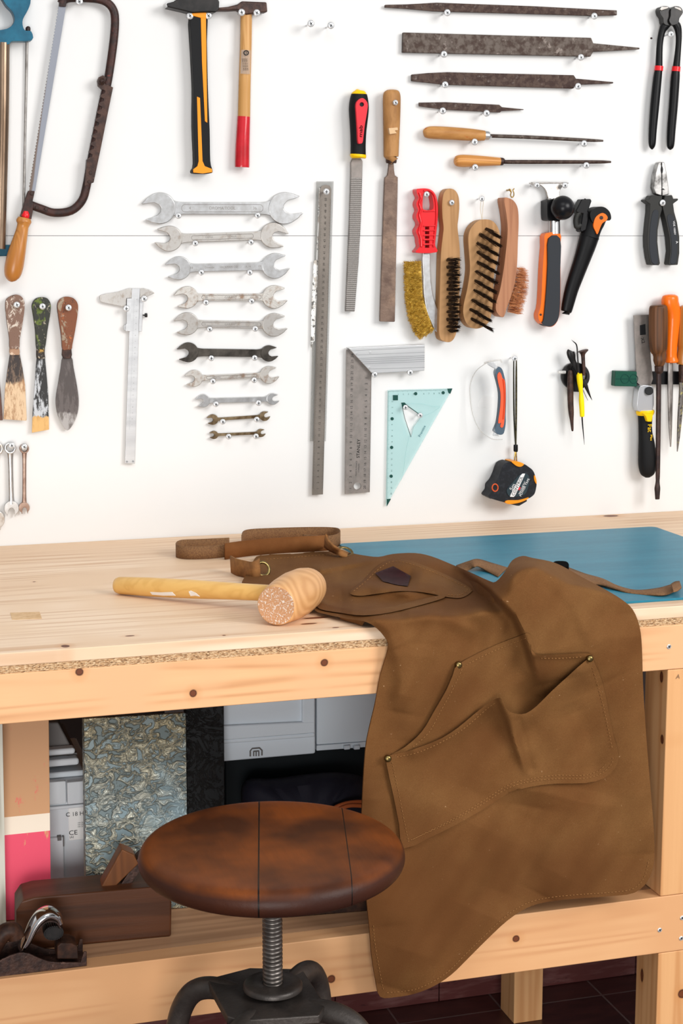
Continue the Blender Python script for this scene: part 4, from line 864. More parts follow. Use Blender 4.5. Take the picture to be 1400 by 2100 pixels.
hh = s.math('MULTIPLY', wv.outputs['Fac'], s.math('MULTIPLY_ADD', ck.outputs['Fac'], .6, .4)); s.l(s.mix(hh, lin('77726E'), lin('A29D99')), s.b.inputs['Base Color']); s.b.inputs['Metallic'].default_value = .7; s.b.inputs['Roughness'].default_value = .45; s.bump(hh, .0006); M['rasp'] = s.m
part(MB().wp(z([(470, 670), (535, 668), (548, 690), (545, 820), (456, 820), (456, 700)]), .006, .006), 'shoulder', M['blade'], r, bevel=.001)
part(MB().wp(z([(456, 812), (545, 812), (535, 1150), (515, 1500), (485, 1868), (414, 1866), (430, 1500), (445, 1150)]), .006, .006), 'toothed_blade', M['rasp'], r, bevel=.001)
screw(*z([(540, 238)])[0], 'zinc screw through the red inlay of the mab rasp handle', .03)
r = t0('hand_file', 800, 400, 'flat brown file hanging from a thick worn wooden handle', 'file')
part(htube(z([(776, 129, 20), (776, 134, 42), (776, 150, 60), (775, 185, 68), (775, 260, 68), (774, 400, 65), (772, 520, 61), (770, 640, 58), (770, 655, 54)]), .018, .85), 'handle', simple('worn_handle_wood', 'B58552', .5, 0, '8E6236', 60, .4, .7, stretch=(1, 1, .3), bump=.0003), r, smooth=True)
part(MB().wp(z([(752, 430), (822, 425), (824, 445), (800, 450), (815, 470), (760, 478), (755, 450)]), .0185, .0148), 'worn_label', simple('pale_label_remnant', 'D9B68C', .6), r, bevel=.0003)
part(htube(z([(771, 650, 41), (771, 690, 42), (771, 705, 38)]), .016, .9), 'ferrule', M['rust2'], r, smooth=True)
mb = MB().wp(z([(755, 700), (790, 700), (794, 760), (800, 800), (823, 815), (822, 900), (800, 1945), (790, 1948), (688, 1945), (684, 1940), (715, 1000), (722, 820), (744, 800), (752, 740)]), .009, .006); part(mb, 'blade', simple('file_brown_grey', '7A6558', .5, .5, '5E4A40', 40, .4, .65, bump=.0003, c3='8F7664', sc3=8, lo3=.5, hi3=.62), r, bevel=.0006)
screw(*z([(808, 229)])[0], 'zinc screw in the hole of the thick worn wooden file handle', .036, .8)
# ================================================================ rulers
r = t0('clear_ruler', 665, 500, 'paint-smeared clear plastic strip hanging behind the steel rule', 'ruler')
cl = [(649, 372), (684, 372), (668, 905), (636, 905)]
part(MB().wp(cl, .002, .003), 'strip', M['strip'], r, bevel=.0003)
part(MB().wp([(654, 385), (659, 385), (653, 480), (645, 700), (641, 700), (648, 540)], .005, .0004), 'dark_edge_smear', M['paint_smear'], r)
part(MB().wp([(643, 535), (652, 532), (650, 600), (645, 690), (637, 720), (638, 640), (640, 600)], .005, .0006), 'paint_smear', M['paint_smear'], r)
r = t0('steel_rule', 660, 700, 'grey fifty centimetre steel rule hanging in front of the clear strip', 'ruler')
ro = [(656, 388), (660, 381), (668, 379), (676, 381), (679, 388), (676, 480), (662, 1014), (640, 1015), (654, 480)]
part(MB().wp(ro, .008, .0012), 'blade', M['ruler'], r)
mb = MB(); cen = lambda t: (668-16.6*t, 409+593*t)
for i in range(50):
    t = i/49; n = 50-i; x, y = cen(t); walltext(mb, str(n), x, y, 4.6, -87+180, .0094, 1.0)
for i in range(491):
    t = i/490; x, y = cen(t)
    for sd in (-1, 1):
        L = 3.4 if i % 10 == 0 else (2.4 if i % 5 == 0 else 1.6); xo = x+sd*10.6; mb.wp([(xo, y-.14), (xo-sd*L, y-.14), (xo-sd*L, y+.14), (xo, y+.14)], .0092, .0001)
part(mb, 'scale_marks', simple('ruler_ink', '3A3633', .6), r)
screw(670, 393, 'zinc screw through the top hole of the steel rule', .028, .95)
# ================================================================ try square
z = lambda p: q(620, 650, 4.118, p)
r = t0('try_square', 740, 860, 'metal try square with ribbed aluminium stock and STANLEY blade', 'square')
part(MB().wp(z([(372, 278), (412, 285), (583, 475), (568, 1480), (360, 1495)]), .006, .0022, [circ(*z([(464, 1428)])[0], 7.6, 24)]), 'blade', M['blade'], r)
st_ = z([(385, 262), (1032, 232), (1030, 455), (595, 478), (584, 475), (408, 285)]); part(MB().wp(st_, .002, .014), 'stock', M['alu'], r, bevel=.001)
mb = MB()
for (ya_, yb2, xl_) in ((284, 254, 412), (320, 296, 448), (348, 325, 475), (361, 340, 490), (378, 357, 505), (394, 373, 520), (438, 424, 560)):
    a = z([(xl_, ya_)])[0]; b = z([(1031, yb2)])[0]; mb.wp([a, b, (b[0], b[1]+.9), (a[0], a[1]+.9)], .0155, .0008)
part(mb, 'rib_grooves', M['alu_groove'], r)
mb = MB()
for n in range(1, 25):
    t = (n-1)/23; x = 405+16*t; y = 1448-(1448-325)*t; walltext(mb, str(n), *z([(x, y)])[0], 5.2, 88, .0083)
for n in range(1, 21):
    t = (n-1)/19; x = 540-14*t; y = 515+(1438-515)*t; walltext(mb, str(n), *z([(x, y)])[0], 5.2, 88, .0083)
for i in range(240):
    t = i/239; x = 364+12*t; y = 1480-1180*t; a = z([(x, y)])[0]; L = 3.5 if i % 10 == 0 else 1.8; mb.wp([(a[0], a[1]-.12), (a[0]+L, a[1]-.12), (a[0]+L, a[1]+.12), (a[0], a[1]+.12)], .0081, .0001)
for i in range(200):
    t = i/199; x = 580-12*t; y = 490+980*t; a = z([(x, y)])[0]; L = 3.5 if i % 10 == 0 else 1.8; mb.wp([(a[0], a[1]-.12), (a[0]-L, a[1]-.12), (a[0]-L, a[1]+.12), (a[0], a[1]+.12)], .0081, .0001)
for k_ in (0, .6): walltext(mb, 'STANLEY', *z([(473+k_, 1112)])[0], 6.4, 88, .0083, 1.05)
walltext(mb, 'MADE IN FRANCE', *z([(455, 1280)])[0], 2.8, 88, .0083); walltext(mb, 'STAINLESS', *z([(475, 1275)])[0], 2.8, 88, .0083)
part(mb, 'scale_and_name', M['ink'], r)
mb = MB()
for x, y in ((458, 306), (573, 300), (566, 425)): c = z([(x, y)])[0]; mb.wp(circ(*c, 2.6, 12), .0155, .0012)
part(mb, 'rivet', M['alu'], r, bevel=.0003)
screw(*z([(612, 487)])[0], 'zinc screw in the inner corner of the try square', .022, .9); screw(*z([(912, 470)])[0], 'zinc screw under the right end of the try square stock', .02, .9)
# ================================================================ set square
r = t0('set_square', 850, 890, 'pale aqua transparent plastic set square with green markings', 'set square')
tri = z([(722, 618), (1268, 604), (706, 1602)]); hole = z([(835, 728), (862, 726), (1010, 838), (940, 930), (918, 1015), (860, 860)])
part(MB().wp(tri, .003, .003, [hole]), 'plate', M['aqua'], r, bevel=.0004)
mb = MB(); mb.wp(z([(1222, 606), (1266, 604), (1248, 650), (1232, 640)]), .0061, .0003); mb.wp(z([(712, 1538), (748, 1536), (712, 1600)]), .0061, .0003); mb.wp(z([(764, 660), (806, 660), (806, 704), (764, 704)]), .0061, .0003)
for x, y in ((956, 648), (1188, 640), (757, 860), (753, 1102), (749, 1345)): mb.wp(circ(*z([(x, y)])[0], 3.4, 14), .0061, .0003)
for i in range(125):
    t = i/124; a = z([(728+490*t, 622-12*t)])[0]; L = 3.6 if i % 10 == 0 else 2; mb.wp([(a[0]-.1, a[1]), (a[0]+.1, a[1]), (a[0]+.1, a[1]+L), (a[0]-.1, a[1]+L)], .0061, .0001)
for i in range(225):
    t = i/224; a = z([(722-14*t, 630+910*t)])[0]; L = 3.6 if i % 10 == 0 else 2; mb.wp([(a[0], a[1]-.1), (a[0]+L, a[1]-.1), (a[0]+L, a[1]+.1), (a[0], a[1]+.1)], .0061, .0001)
for i in range(1, 12):
    if i % 5: walltext(mb, str(i), *z([(765+45*i*.96, 655-i)])[0], 3, 0, .0063)
for i in range(1, 19):
    if i % 5: walltext(mb, str(i), *z([(760-.6*i, 618+48.5*i)])[0], 3, -90, .0063)
mb.wp(z([(833, 724), (862, 722), (880, 742), (862, 760), (850, 780)]), .0061, .0003)
mb.tube([W(*p, .0065) for p in z([(840, 745), (862, 850), (916, 1015)])], (.0004, .0003), 6); mb.tube([W(*p, .0065) for p in z([(850, 728), (920, 775), (1005, 835)])], (.0006, .0003), 6)
part(mb, 'scale_marks', M['inkteal'], r)
mb = MB(); walltext(mb, 'Prentice', *z([(1010, 965)])[0], 5.4, 62, .0066); part(mb, 'maker_name', simple('petrol_ink', '1E6470', .5), r)
mb = MB(); P = cr([(880, 730), (1000, 735), (1100, 755), (1160, 760), (1080, 815), (1000, 850), (935, 920), (880, 1100), (850, 1320), (830, 1380)], 5); mb.tube([W(*p, .006) for p in z(P)], (.0005, .0005), 6); part(mb, 'engraved_arc', M['aqua'], r)
screw(*z([(872, 765)])[0], 'zinc screw in the upper corner of the set square opening', .018, .8); screw(*z([(996, 832)])[0], 'zinc screw in the right corner of the set square opening', .018, .8)
# ================================================================ brushes
z = lambda p: q(800, 360, 4.375, p)
r = t0('brass_wire_brush', 870, 450, 'brass wire brush with wavy red plastic grip and bent steel arm', 'brush')
og = [(235, 130), (250, 118), (330, 116), (375, 140), (410, 190), (428, 270), (425, 400), (412, 520), (400, 620), (418, 688), (232, 692), (262, 640), (255, 600), (252, 560), (235, 520), (232, 490), (255, 450), (255, 420), (235, 385), (235, 350), (250, 310), (235, 270), (238, 235), (255, 200), (240, 165)]
og = cr(og, 3, True)
h1_ = cr([(300, 160), (345, 150), (375, 180), (385, 300), (300, 305), (290, 260), (292, 220)], 3, True)
holes = [z(h1_)]+[z([(312, y), (350, y), (350, y+26), (312, y+26)]) for y in (458, 500, 540, 582, 622)]
part(MB().wp(z(og), .004, .02, holes), 'grip', M['red'], r, bevel=.002, seg=3)
mb = MB()
for y in (315, 448, 490, 532, 572, 614): mb.wp(z([(300, y), (405, y-4), (405, y+6), (300, y+10)]), .024, .0025)
mb.tube([W(*p, .0245) for p in z(cr([(300, 140), (340, 130), (385, 160), (410, 230), (415, 380), (400, 520), (388, 640)], 4))], (.0022, .0025), 8)
mb.tube([W(*p, .0245) for p in z(cr([(262, 150), (276, 200), (262, 250), (276, 300), (262, 350), (276, 420), (258, 500), (275, 560), (280, 640)], 4))], (.0024, .0025), 8)
part(mb, 'grip_rib', M['red'], r, bevel=.0005)
arm = cr([(292, 695), (355, 695), (358, 800), (365, 950), (385, 1080), (425, 1200), (488, 1365), (470, 1390), (410, 1400), (360, 1300), (320, 1190), (300, 1050), (295, 900)], 3, True)
part(MB().wp(z(arm), .012, .003), 'steel_arm', M['steel'], r, bevel=.0012)
def wires(region, n, L, dirf, y0, y1, rad, mb=None, seed=1, scale=1):
    rr = random.Random(seed); mb = mb or MB(); xs = [p[0] for p in region]; ys = [p[1] for p in region]
    while n:
        x, y = rr.uniform(min(xs), max(xs)), rr.uniform(min(ys), max(ys))
        if not inpoly(x, y, region): continue
        n -= 1; d = dirf(x, y, rr); a = Vector((x, y)); b = a+Vector(d)*L*rr.uniform(.6, 1.2); oy = rr.uniform(y0, y1)
        p0 = W(*z([a])[0], oy); p1 = W(*z([b])[0], oy+rr.uniform(-.003, .003)); dd = (p1-p0).normalized(); s1 = dd.cross(Vector((0, 1, 0))).normalized()*rad; s2 = dd.cross(s1)
        v = [p0+s1, p0-s1*.5+s2*.87, p0-s1*.5-s2*.87, p1+s1*.6, p1-s1*.3+s2*.5, p1-s1*.3-s2*.5]; mb.add(v, [(0, 1, 4, 3), (1, 2, 5, 4), (2, 0, 3, 5), (3, 4, 5)])
    return mb
reg = [(130, 775), (283, 770), (285, 900), (295, 1050), (315, 1180), (355, 1290), (395, 1370), (380, 1400), (270, 1465), (230, 1420), (175, 1300), (145, 1150), (135, 950)]
def dirb(x, y, rr):
    t = max(0, (y-900)/600); a = math.pi+rr.uniform(-.9, .9)-t*.75; return (math.cos(a), math.sin(a)*.9)
mb = wires(reg, 5200, 22, dirb, .008, .022, .00045)
mb.wp(z([(140, 790), (275, 790), (290, 1100), (380, 1370), (275, 1440), (190, 1300), (150, 1150)]), .008, .008)
o = part(mb, 'brass_bristles', M['brassw'], r)
screw(*z([(330, 168)])[0], 'zinc screw in the loop of the red brush grip', .028, .9)
# wooden brushes: body prism with visible left side, bristle tufts
def wbrush(root, outline, th, mat, off=.004): return part(MB().wp(z(cr(outline, 4, True)), off, th), 'wooden_body', mat, root, bevel=.004, seg=3)
def tuft(mb, px, py, dx, dy, off, L, n, rad, rr, spread=.0045):
    base = W(*z([(px, py)])[0], off); tip = W(*z([(px+dx, py+dy)])[0], off+L)
    for i in range(n):
        s_ = Vector((rr.gauss(0, 1), rr.gauss(0, .3), rr.gauss(0, 1)))*.0011; p0 = base+s_; p1 = tip+s_*(spread/.0016)*rr.uniform(.4, 1); dd = (p1-p0).normalized(); a = dd.orthogonal().normalized()*rad; b = dd.cross(a)
        mb.add([p0+a, p0-a*.5+b*.87, p0-a*.5-b*.87, p1+a*.5, p1-a*.25+b*.4, p1-a*.25-b*.4], [(0, 1, 4, 3), (1, 2, 5, 4), (2, 0, 3, 5), (3, 4, 5)])
rr = random.Random(3)
r = t0('wooden_wire_brush', 920, 540, 'long narrow wooden wire brush with hole in its tan handle', 'brush')
wbrush(r, [(520, 118), (575, 128), (610, 180), (620, 270), (612, 380), (604, 460), (618, 600), (625, 720), (622, 1000), (615, 1250), (590, 1420), (545, 1490), (480, 1485), (440, 1430), (442, 1200), (448, 950), (455, 700), (470, 550), (478, 470), (468, 370), (465, 250), (480, 160)], .022, M['brushwood'])
mb = MB()
for i, y in enumerate([752+14*k for k in range(0, 1)]+[]): pass
for i in range(20):
    y = 755+i*33.5; odd = i % 2
    for k in range(3 if not odd else 2): tuft(mb, 512+k*34+(17 if odd else 0), y, 44, 1, .026, .02, 44, .00034, rr, .0036)
part(mb, 'bristles', M['wirebr'], r); screw(*z([(556, 242)])[0], 'zinc screw in the handle of the long narrow wooden brush', .032, .85)
r = t0('oval_wire_brush', 985, 570, 'broad curved wooden scrubbing brush with long dark wire tufts on a string loop', 'brush')
wbrush(r, [(830, 395), (900, 400), (950, 440), (980, 510), (985, 600), (960, 760), (930, 900), (925, 1050), (915, 1200), (880, 1320), (800, 1370), (730, 1365), (680, 1320), (655, 1240), (660, 1150), (690, 1020), (715, 850), (708, 700), (700, 560), (720, 480), (770, 420)], .024, M['brushwood'])
mb = MB()
for i, (x, y) in enumerate([(860, 478), (805, 528), (780, 608), (782, 690), (782, 775), (772, 860), (762, 945), (755, 1030), (735, 1118), (718, 1200), (730, 1285)]):
    for k in range(4):
        if i == 0 and k == 3: continue
        tuft(mb, x+k*46*(.9 if i else .7), y+k*24, 64, 34, .028, .024, 60, .00036, rr, .0034)
part(mb, 'bristles', M['wirebr'], r)
mb = MB(); a = z([(820, 400)])[0]; mb.tube([W(*p, o_) for p, o_ in zip(z([(815, 215), (808, 300), (822, 400)]), (.014, .012, .014))], (.0005, .0005), 6); mb.tube([W(*p, o_) for p, o_ in zip(z([(835, 215), (830, 300), (824, 400)]), (.014, .012, .014))], (.0005, .0005), 6); part(mb, 'string_strand', M['string'], r)
screw(*z([(825, 208)])[0], 'zinc screw holding the string loop of the broad brush', .022, .85)
r = t0('copper_wire_brush', 1050, 520, 'curved reddish wooden brush with short copper bristles seen from the side', 'brush')
wbrush(r, [(1020, 208), (1070, 205), (1115, 235), (1145, 300), (1152, 420), (1145, 600), (1138, 800), (1120, 950), (1085, 1080), (1048, 1180), (1020, 1265), (985, 1262), (950, 1215), (950, 1140), (985, 1020), (1015, 850), (1040, 650), (1052, 480), (1040, 340)], .03, M['brushwood2'])
reg = [(1125, 830), (1170, 815), (1190, 900), (1180, 1050), (1130, 1240), (1045, 1225), (1060, 1140), (1095, 1020), (1118, 900)]
mb = wires(reg, 1500, 58, lambda x, y, rr: (math.cos(.25+rr.uniform(-.12, .12)), math.sin(.12+rr.uniform(-.12, .12))), .008, .03, .0003, seed=5); part(mb, 'copper_bristles', M['copperw'], r)
mb = MB(); c = cr([(1085, 150), (1078, 175), (1090, 195), (1105, 185), (1108, 160), (1100, 130), (1112, 118)], 5); mb.tube([W(*p, .016) for p in z(c)], (.001, .001), 8); c0_ = W(*z([(1078, 130)])[0], .016); mb.tube([Vector((c0_.x, 0, c0_.z)), c0_], (.0015, .0015), 8, (0, 0, 1)); mb.tube([W(*p, .016) for p in z([(1066, 120), (1085, 150)])], (.0013, .0013), 8)
tag(mb.build('brass_hook', M['brass'], smooth=True), 'small brass screw hook above the curved copper brush', 'hook')
# ================================================================ scraper, knife
z = lambda p: q(1070, 340, 4.242, p)
r = t0('paint_scraper', 1128, 520, 'metal scraper with black ball knob and grey and orange grip', 'scraper')
part(MB().wp(z(cr([(90, 143), (385, 145), (392, 158), (350, 185), (325, 230), (318, 290), (240, 300), (215, 230), (190, 190), (150, 165), (95, 165)], 3, True)), .008, .006), 'blade_head', M['steel_worn'], r, bevel=.001)
part(MB().wp(z([(88, 143), (390, 143), (394, 152), (90, 156)]), .012, .0045), 'cutting_edge', M['steel_mid'], r, bevel=.0004)
part(htube(z([(270, 280, 46), (282, 470, 46), (284, 600, 48)]), .018, .75), 'steel_neck', M['steel'], r, smooth=True)
part(MB().wp(z(cr([(228, 300), (330, 296), (335, 470), (300, 478), (240, 476), (222, 450), (220, 330)], 3, True)), .006, .028), 'knob_base', M['black'], r, bevel=.004)
mb = MB(); cc = W(*z([(352, 366)])[0], .045); kk = pscale(1150, 430, .045)*97/4.242
for i in range(17):
    th = math.pi*i/16
    for j in range(28): mb.v.append(cc+Vector((kk*math.sin(th)*math.cos(j*2*math.pi/28), kk*math.sin(th)*math.sin(j*2*math.pi/28), kk*math.cos(th))))
for i in range(16):
    for j in range(28): mb.f.append((i*28+j, i*28+(j+1) % 28, (i+1)*28+(j+1) % 28, (i+1)*28+j)); mb.mi.append(0)
part(mb, 'ball_knob', simple('glossy_black_knob', '131316', .3), r, smooth=True)
g0 = cr([(206, 590), (333, 592), (333, 700), (335, 900), (333, 1200), (320, 1320), (285, 1385), (240, 1402), (190, 1385), (150, 1345), (142, 1290), (165, 1200), (180, 900), (195, 700)], 3, True)
part(MB().wp(z(g0), .004, .02), 'orange_core', M['orange'], r, bevel=.005, seg=3)
g1 = cr([(232, 632), (333, 632), (334, 900), (332, 1200), (318, 1325), (280, 1385), (235, 1400), (195, 1385), (175, 1360), (190, 1330), (212, 1100), (225, 850)], 3, True)
part(MB().wp(z(g1), .006, .0215), 'soft_grip', M['darkgrey'], r, bevel=.004, seg=3)
part(htube(z([(284, 592, 49), (284, 630, 50)]), .018, .8), 'collar', M['orange'], r, smooth=True)
part(MB().wp(circ(*z([(163, 1295)])[0], 2.4, 12), .023, .0014), 'hanging_hole', M['rust'], r)
screw(*z([(135, 170)])[0], 'zinc screw under the left corner of the scraper blade', .03, .9); screw(*z([(378, 170)])[0], 'zinc screw under the right corner of the scraper blade', .026, .9)
r = t0('sheathed_knife', 1200, 520, 'knife with orange and black handle in a black clip-on sheath', 'knife')
part(htube(z([(588, 610, 82), (560, 700, 78), (520, 820, 70), (470, 960, 64), (430, 1080, 58), (400, 1200, 52), (386, 1262, 46), (384, 1270, 36)]), .019, .75), 'sheath', M['black'], r, smooth=True)
part(htube(z([(672, 400, 60), (655, 430, 82), (635, 480, 84), (612, 540, 78), (592, 600, 78), (586, 622, 82)]), .019, .85), 'handle', M['blackrub'], r, smooth=True)
part(MB().wp(z(cr([(592, 420), (620, 380), (670, 356), (720, 362), (762, 400), (776, 450), (765, 474), (735, 478), (700, 500), (620, 500)], 4, True)), .006, .028), 'pommel', M['blackrub'], r, bevel=.006, seg=4)
part(MB().wp(z(cr([(690, 412), (725, 420), (745, 448), (735, 475), (700, 500), (680, 540), (657, 595), (640, 570), (622, 520), (640, 450)], 4, True)), .028, .0075), 'orange_inlay', M['orange'], r, bevel=.001)
part(MB().wp(circ(*z([(690, 452)])[0], 4, 16), .0352, .0006), 'lanyard_hole', M['rust'], r)
part(MB().wp(z([(520, 290), (600, 288), (608, 308), (575, 400), (590, 420), (560, 560), (520, 580), (505, 560), (530, 420), (480, 410), (470, 390)]), .008, .02), 'belt_loop', M['black'], r, bevel=.002)
mb = MB(); mb.tube([W(*p, .024) for p in z(cr([(560, 300), (535, 330), (510, 390), (480, 430), (468, 470), (470, 510), (478, 530), (510, 515)], 4))], (.0048, .004), 12); part(mb, 'clip', M['plier_grey'], r, smooth=True)
# ================================================================ safety glasses
z = lambda p: q(940, 680, 4.118, p)
r = t0('safety_glasses', 995, 820, 'clear safety glasses with orange-red and grey temple, hung sideways', 'glasses')
lens = cr([(240, 262), (330, 245), (300, 400), (292, 560), (290, 760), (330, 880), (370, 910), (280, 905), (180, 830), (120, 700), (98, 560), (100, 440), (150, 330)], 4, True)
def GL(x, y, o):
    c = (x-98)/250; return W(*z([(x, y)])[0], .012+.035*(1-(1-min(1, max(0, c)))**2)+o)
mb = MB().prism(lens, lambda x, y: GL(x, y, .0015), lambda x, y: GL(x, y, 0), [cr([(190, 560), (230, 545), (290, 560), (290, 660), (220, 640), (180, 650), (160, 620)], 3, True)]); part(mb, 'lens', M['lens'], r, smooth=True)
mb = MB(); P = cr([(240, 262), (150, 330), (100, 440), (98, 560), (120, 700), (180, 830), (280, 905), (370, 910)], 6); mb.tube([GL(x, y, .001) for x, y in P], (.0008, .0012), 8); P = cr([(215, 265), (270, 250), (350, 240), (365, 262)], 4); mb.tube([GL(x, y, .002) for x, y in P], (.0015, .0015), 8); part(mb, 'lens_rim', M['clearR'], r, smooth=True)
mb = MB(); mb.wp(z([(245, 255), (300, 262), (335, 305), (318, 320), (280, 300), (250, 280)]), .035, .004); mb.wp(z([(300, 850), (322, 862), (345, 885), (320, 880), (290, 880)]), .035, .004); part(mb, 'hinge', M['alu'], r, bevel=.001)
TO = [(338, 298), (368, 318), (385, 370), (398, 440), (402, 560), (398, 700), (398, 780), (382, 858), (350, 872), (322, 860), (302, 835), (328, 770), (345, 640), (348, 520), (328, 420), (310, 345)]
part(MB().wp(z(cr(TO, 3, True)), .03, .01), 'temple', simple('blue_grey_temple', '4E5E6C', .45), r, bevel=.002)
TI = [(345, 342), (360, 360), (372, 395), (392, 420), (398, 540), (392, 690), (382, 790), (366, 812), (352, 800), (358, 770), (335, 770), (352, 640), (355, 520), (335, 430), (328, 370)]
part(MB().wp(z(cr(TI, 3, True)), .034, .0072), 'temple_inlay', simple('coral_orange', 'F2603C', .4), r, bevel=.0012)
part(MB().tube([W(*p, .042) for p in z(cr([(378, 400), (388, 500), (388, 620), (378, 740)], 5))], (.0012, .001), 8), 'temple_ridge', simple('deep_orange', 'D8481E', .4), r, smooth=True)
# ================================================================ tape measure
r = t0('tape_measure', 1050, 985, 'black and orange tape measure hanging from a dark wrist strap', 'tape measure')
s12 = lambda p: q(1000, 940, 12.727, p)
bd = cr([(545, 98), (640, 108), (930, 145), (1060, 220), (1170, 310), (1230, 440), (1270, 640), (1262, 760), (1220, 920), (1130, 1010), (1020, 1060), (820, 1100), (600, 1130), (430, 1145), (90, 1050), (30, 1010), (20, 970), (100, 860), (120, 720), (215, 610), (300, 440), (400, 180)], 3, True)
part(MB().wp(s12(bd), .004, .034), 'case', simple('speckled_black_rubber', '1B1D22', .55, 0, '26292F', 150, .5, .6, bump=.0003, bsc=900), r, bevel=.004, seg=4)
part(MB().wp(s12(cr([(620, 88), (700, 75), (820, 92), (940, 142), (920, 190), (850, 222), (760, 205), (680, 150)], 3, True)), .008, .0325), 'top_bumper', M['amber'], r, bevel=.002)
mb = MB().wp(s12(cr([(450, 1145), (520, 1095), (800, 1090), (1000, 1040), (1070, 1020), (1030, 1070), (850, 1150), (650, 1190), (520, 1190)], 3, True)), .008, .0325); mb.wp(s12(cr([(1218, 440), (1250, 490), (1275, 600), (1268, 670), (1222, 590), (1205, 500)], 3, True)), .01, .03); part(mb, 'bumper', M['amber'], r, bevel=.002)
part(MB().wp(s12([(560, 1190), (700, 1190), (880, 1150), (1020, 1080), (1025, 1120), (820, 1240), (760, 1238)]), .012, .02), 'belt_clip', M['blacksteel'], r, bevel=.001)
part(MB().wp(s12(cr([(900, 395), (1000, 400), (1070, 460), (1085, 600), (1040, 800), (970, 930), (820, 985), (640, 1015), (540, 970), (490, 860), (520, 780), (640, 640), (800, 460)], 3, True)), .036, .003), 'badge', simple('badge_dark', '2E3C42', .3), r, bevel=.0008)
part(MB().wp(s12([(905, 398), (975, 398), (960, 440), (720, 960), (680, 1008), (580, 1005), (590, 960), (850, 450)]), .0385, .0012), 'badge_band', M['whiteink'], r, bevel=.0004)
mb = MB(); walltext(mb, 'CONTROL', *s12([(775, 720)])[0], 6.2, 63, .0402); part(mb, 'band_print', M['plier_grey'], r)
mb = MB(); walltext(mb, 'POWER TAPE', *s12([(960, 760)])[0], 4.6, 63, .0394); walltext(mb, 'MAGNETIC', *s12([(900, 770)])[0], 4, 63, .0394); walltext(mb, '5m', *s12([(645, 750)])[0], 8, 60, .0394); part(mb, 'badge_print', M['whiteink'], r)
mb = MB().wp(s12([(830, 745), (860, 760), (820, 835), (785, 815)]), .0385, .0007); part(mb, 'badge_spot', M['redgrip'], r)
part(MB().tube([W(*s12([(188+75*math.cos(t), 765+95*math.sin(t))])[0], .038) for t in [math.pi*2*i/24 for i in range(25)]], (.0012, .0012), 8), 'lock_ring', simple('red_orange', 'D65A2E', .4), r, smooth=True)
part(MB().wp(s12([(0, 990), (70, 1020), (100, 1030), (80, 1060), (0, 1030)]), .014, .012), 'tape_hook', M['steel_mid'], r, bevel=.0005)
stp = [(480, 232), (476, 420), (478, 700), (484, 950)]
mb = MB(); 
part(htube(z([(466, 232, 5), (465, 400, 6), (468, 700, 7), (480, 960, 5)]), .012, .5), 'wrist_strap', simple('olive_black_strap', '2A2818', .7, 0, '15140E', 200), r, smooth=True); part(htube(z([(488, 240, 5), (487, 400, 8), (486, 700, 8), (484, 960, 5)]), .013, .5), 'wrist_strap', simple('olive_black_strap_light', '4A4224', .7, 0, '15140E', 160, stretch=(1, 1, 1)), r, smooth=True)
part(htube(z([(482, 955, 16), (482, 965, 18), (482, 1005, 18), (481, 1015, 14)]), .014, .7), 'strap_slide', M['black'], r, smooth=True)
part(MB().tube([W(*p, .014) for p in z([(480, 1010), (474, 1060), (472, 1098)])], (.0012, .0012), 8).tube([W(*p, .014) for p in z([(484, 1010), (488, 1060), (490, 1098)])], (.0012, .0012), 8), 'strap_strand', M['brass'], r)
screw(*z([(478, 228)])[0], 'zinc screw holding the tape measure strap', .022, .85)
# ================================================================ magnetic dish with punches
s15 = lambda p: q(1140, 690, 15, p)
r = t0('magnet_holder', 1182, 777, 'round black magnet holder on the wall behind the yellow scriber', 'magnet holder')
mb = MB().wp(s15(circ(615, 1230, 430, 36)), .004, .008, [s15(circ(560, 1370, 90, 14)), s15(circ(880, 1230, 60, 14, 110))]); part(mb, 'ring', M['blacksteel'], r, bevel=.002)
part(MB().wp(s15([(520, 820), (830, 850), (810, 1600), (700, 1710), (530, 1700), (400, 1500)]), .002, .012), 'magnet_block', M['black'], r, bevel=.001)
part(MB().tube([W(*s15([(60+a, 1100)])[0], .014) for a in (0, 220)], (.003, .003), 12), 'pin', M['clearR'], r)
cx = lambda P, off, rat=1, flat=None: htube(s15(P), off, rat)
o = cx([(410, 990, 40), (415, 1100, 85), (425, 1400, 92), (440, 1700, 90), (450, 2100, 85)], .02, .8); z4 = q(940, 680, 4.118, [(942, 325, 8), (942, 345, 20), (943, 450, 25), (945, 600, 24), (950, 680, 22), (956, 760, 14), (961, 830, 9), (962, 842, 3)])
tag(htube(z4, .02, .9).build('centre_punch', M['rust2'], smooth=True), 'thick rusty brown punch on the left side of the magnet holder', 'punch')
r = t0('scriber', 1185, 790, 'yellow-gripped scriber with bent upper tip and straight lower needle', 'scriber')
part(htube(s15([(710, 1170, 72), (712, 1190, 84), (730, 1400, 84), (750, 1600, 66), (765, 1750, 58), (775, 1950, 76), (790, 2200, 74), (800, 2440, 66), (802, 2455, 50)]), .03, .95), 'grip', M['lemon'], r, smooth=True)
part(htube(s15([(470, 105, 3), (540, 165, 12), (605, 225, 18), (640, 330, 20), (660, 600, 20), (700, 1180, 18)]), .03), 'bent_point', M['blacksteel'], r, smooth=True)
part(htube(q(940, 680, 4.118, [(1040, 683, 6), (1046, 780, 5.5), (1055, 880, 3.5), (1062, 955, 1)]), .03), 'needle', M['blacksteel'], r, smooth=True)
tag(htube(s15([(815, 430, 140), (820, 452, 165), (822, 480, 120), (822, 560, 66), (830, 700, 55), (845, 1000, 55), (850, 1200, 45)]), .018, .9).build('nail_punch', M['rust2'], smooth=True), 'brown flared-head punch at the upper right of the magnet holder', 'punch')
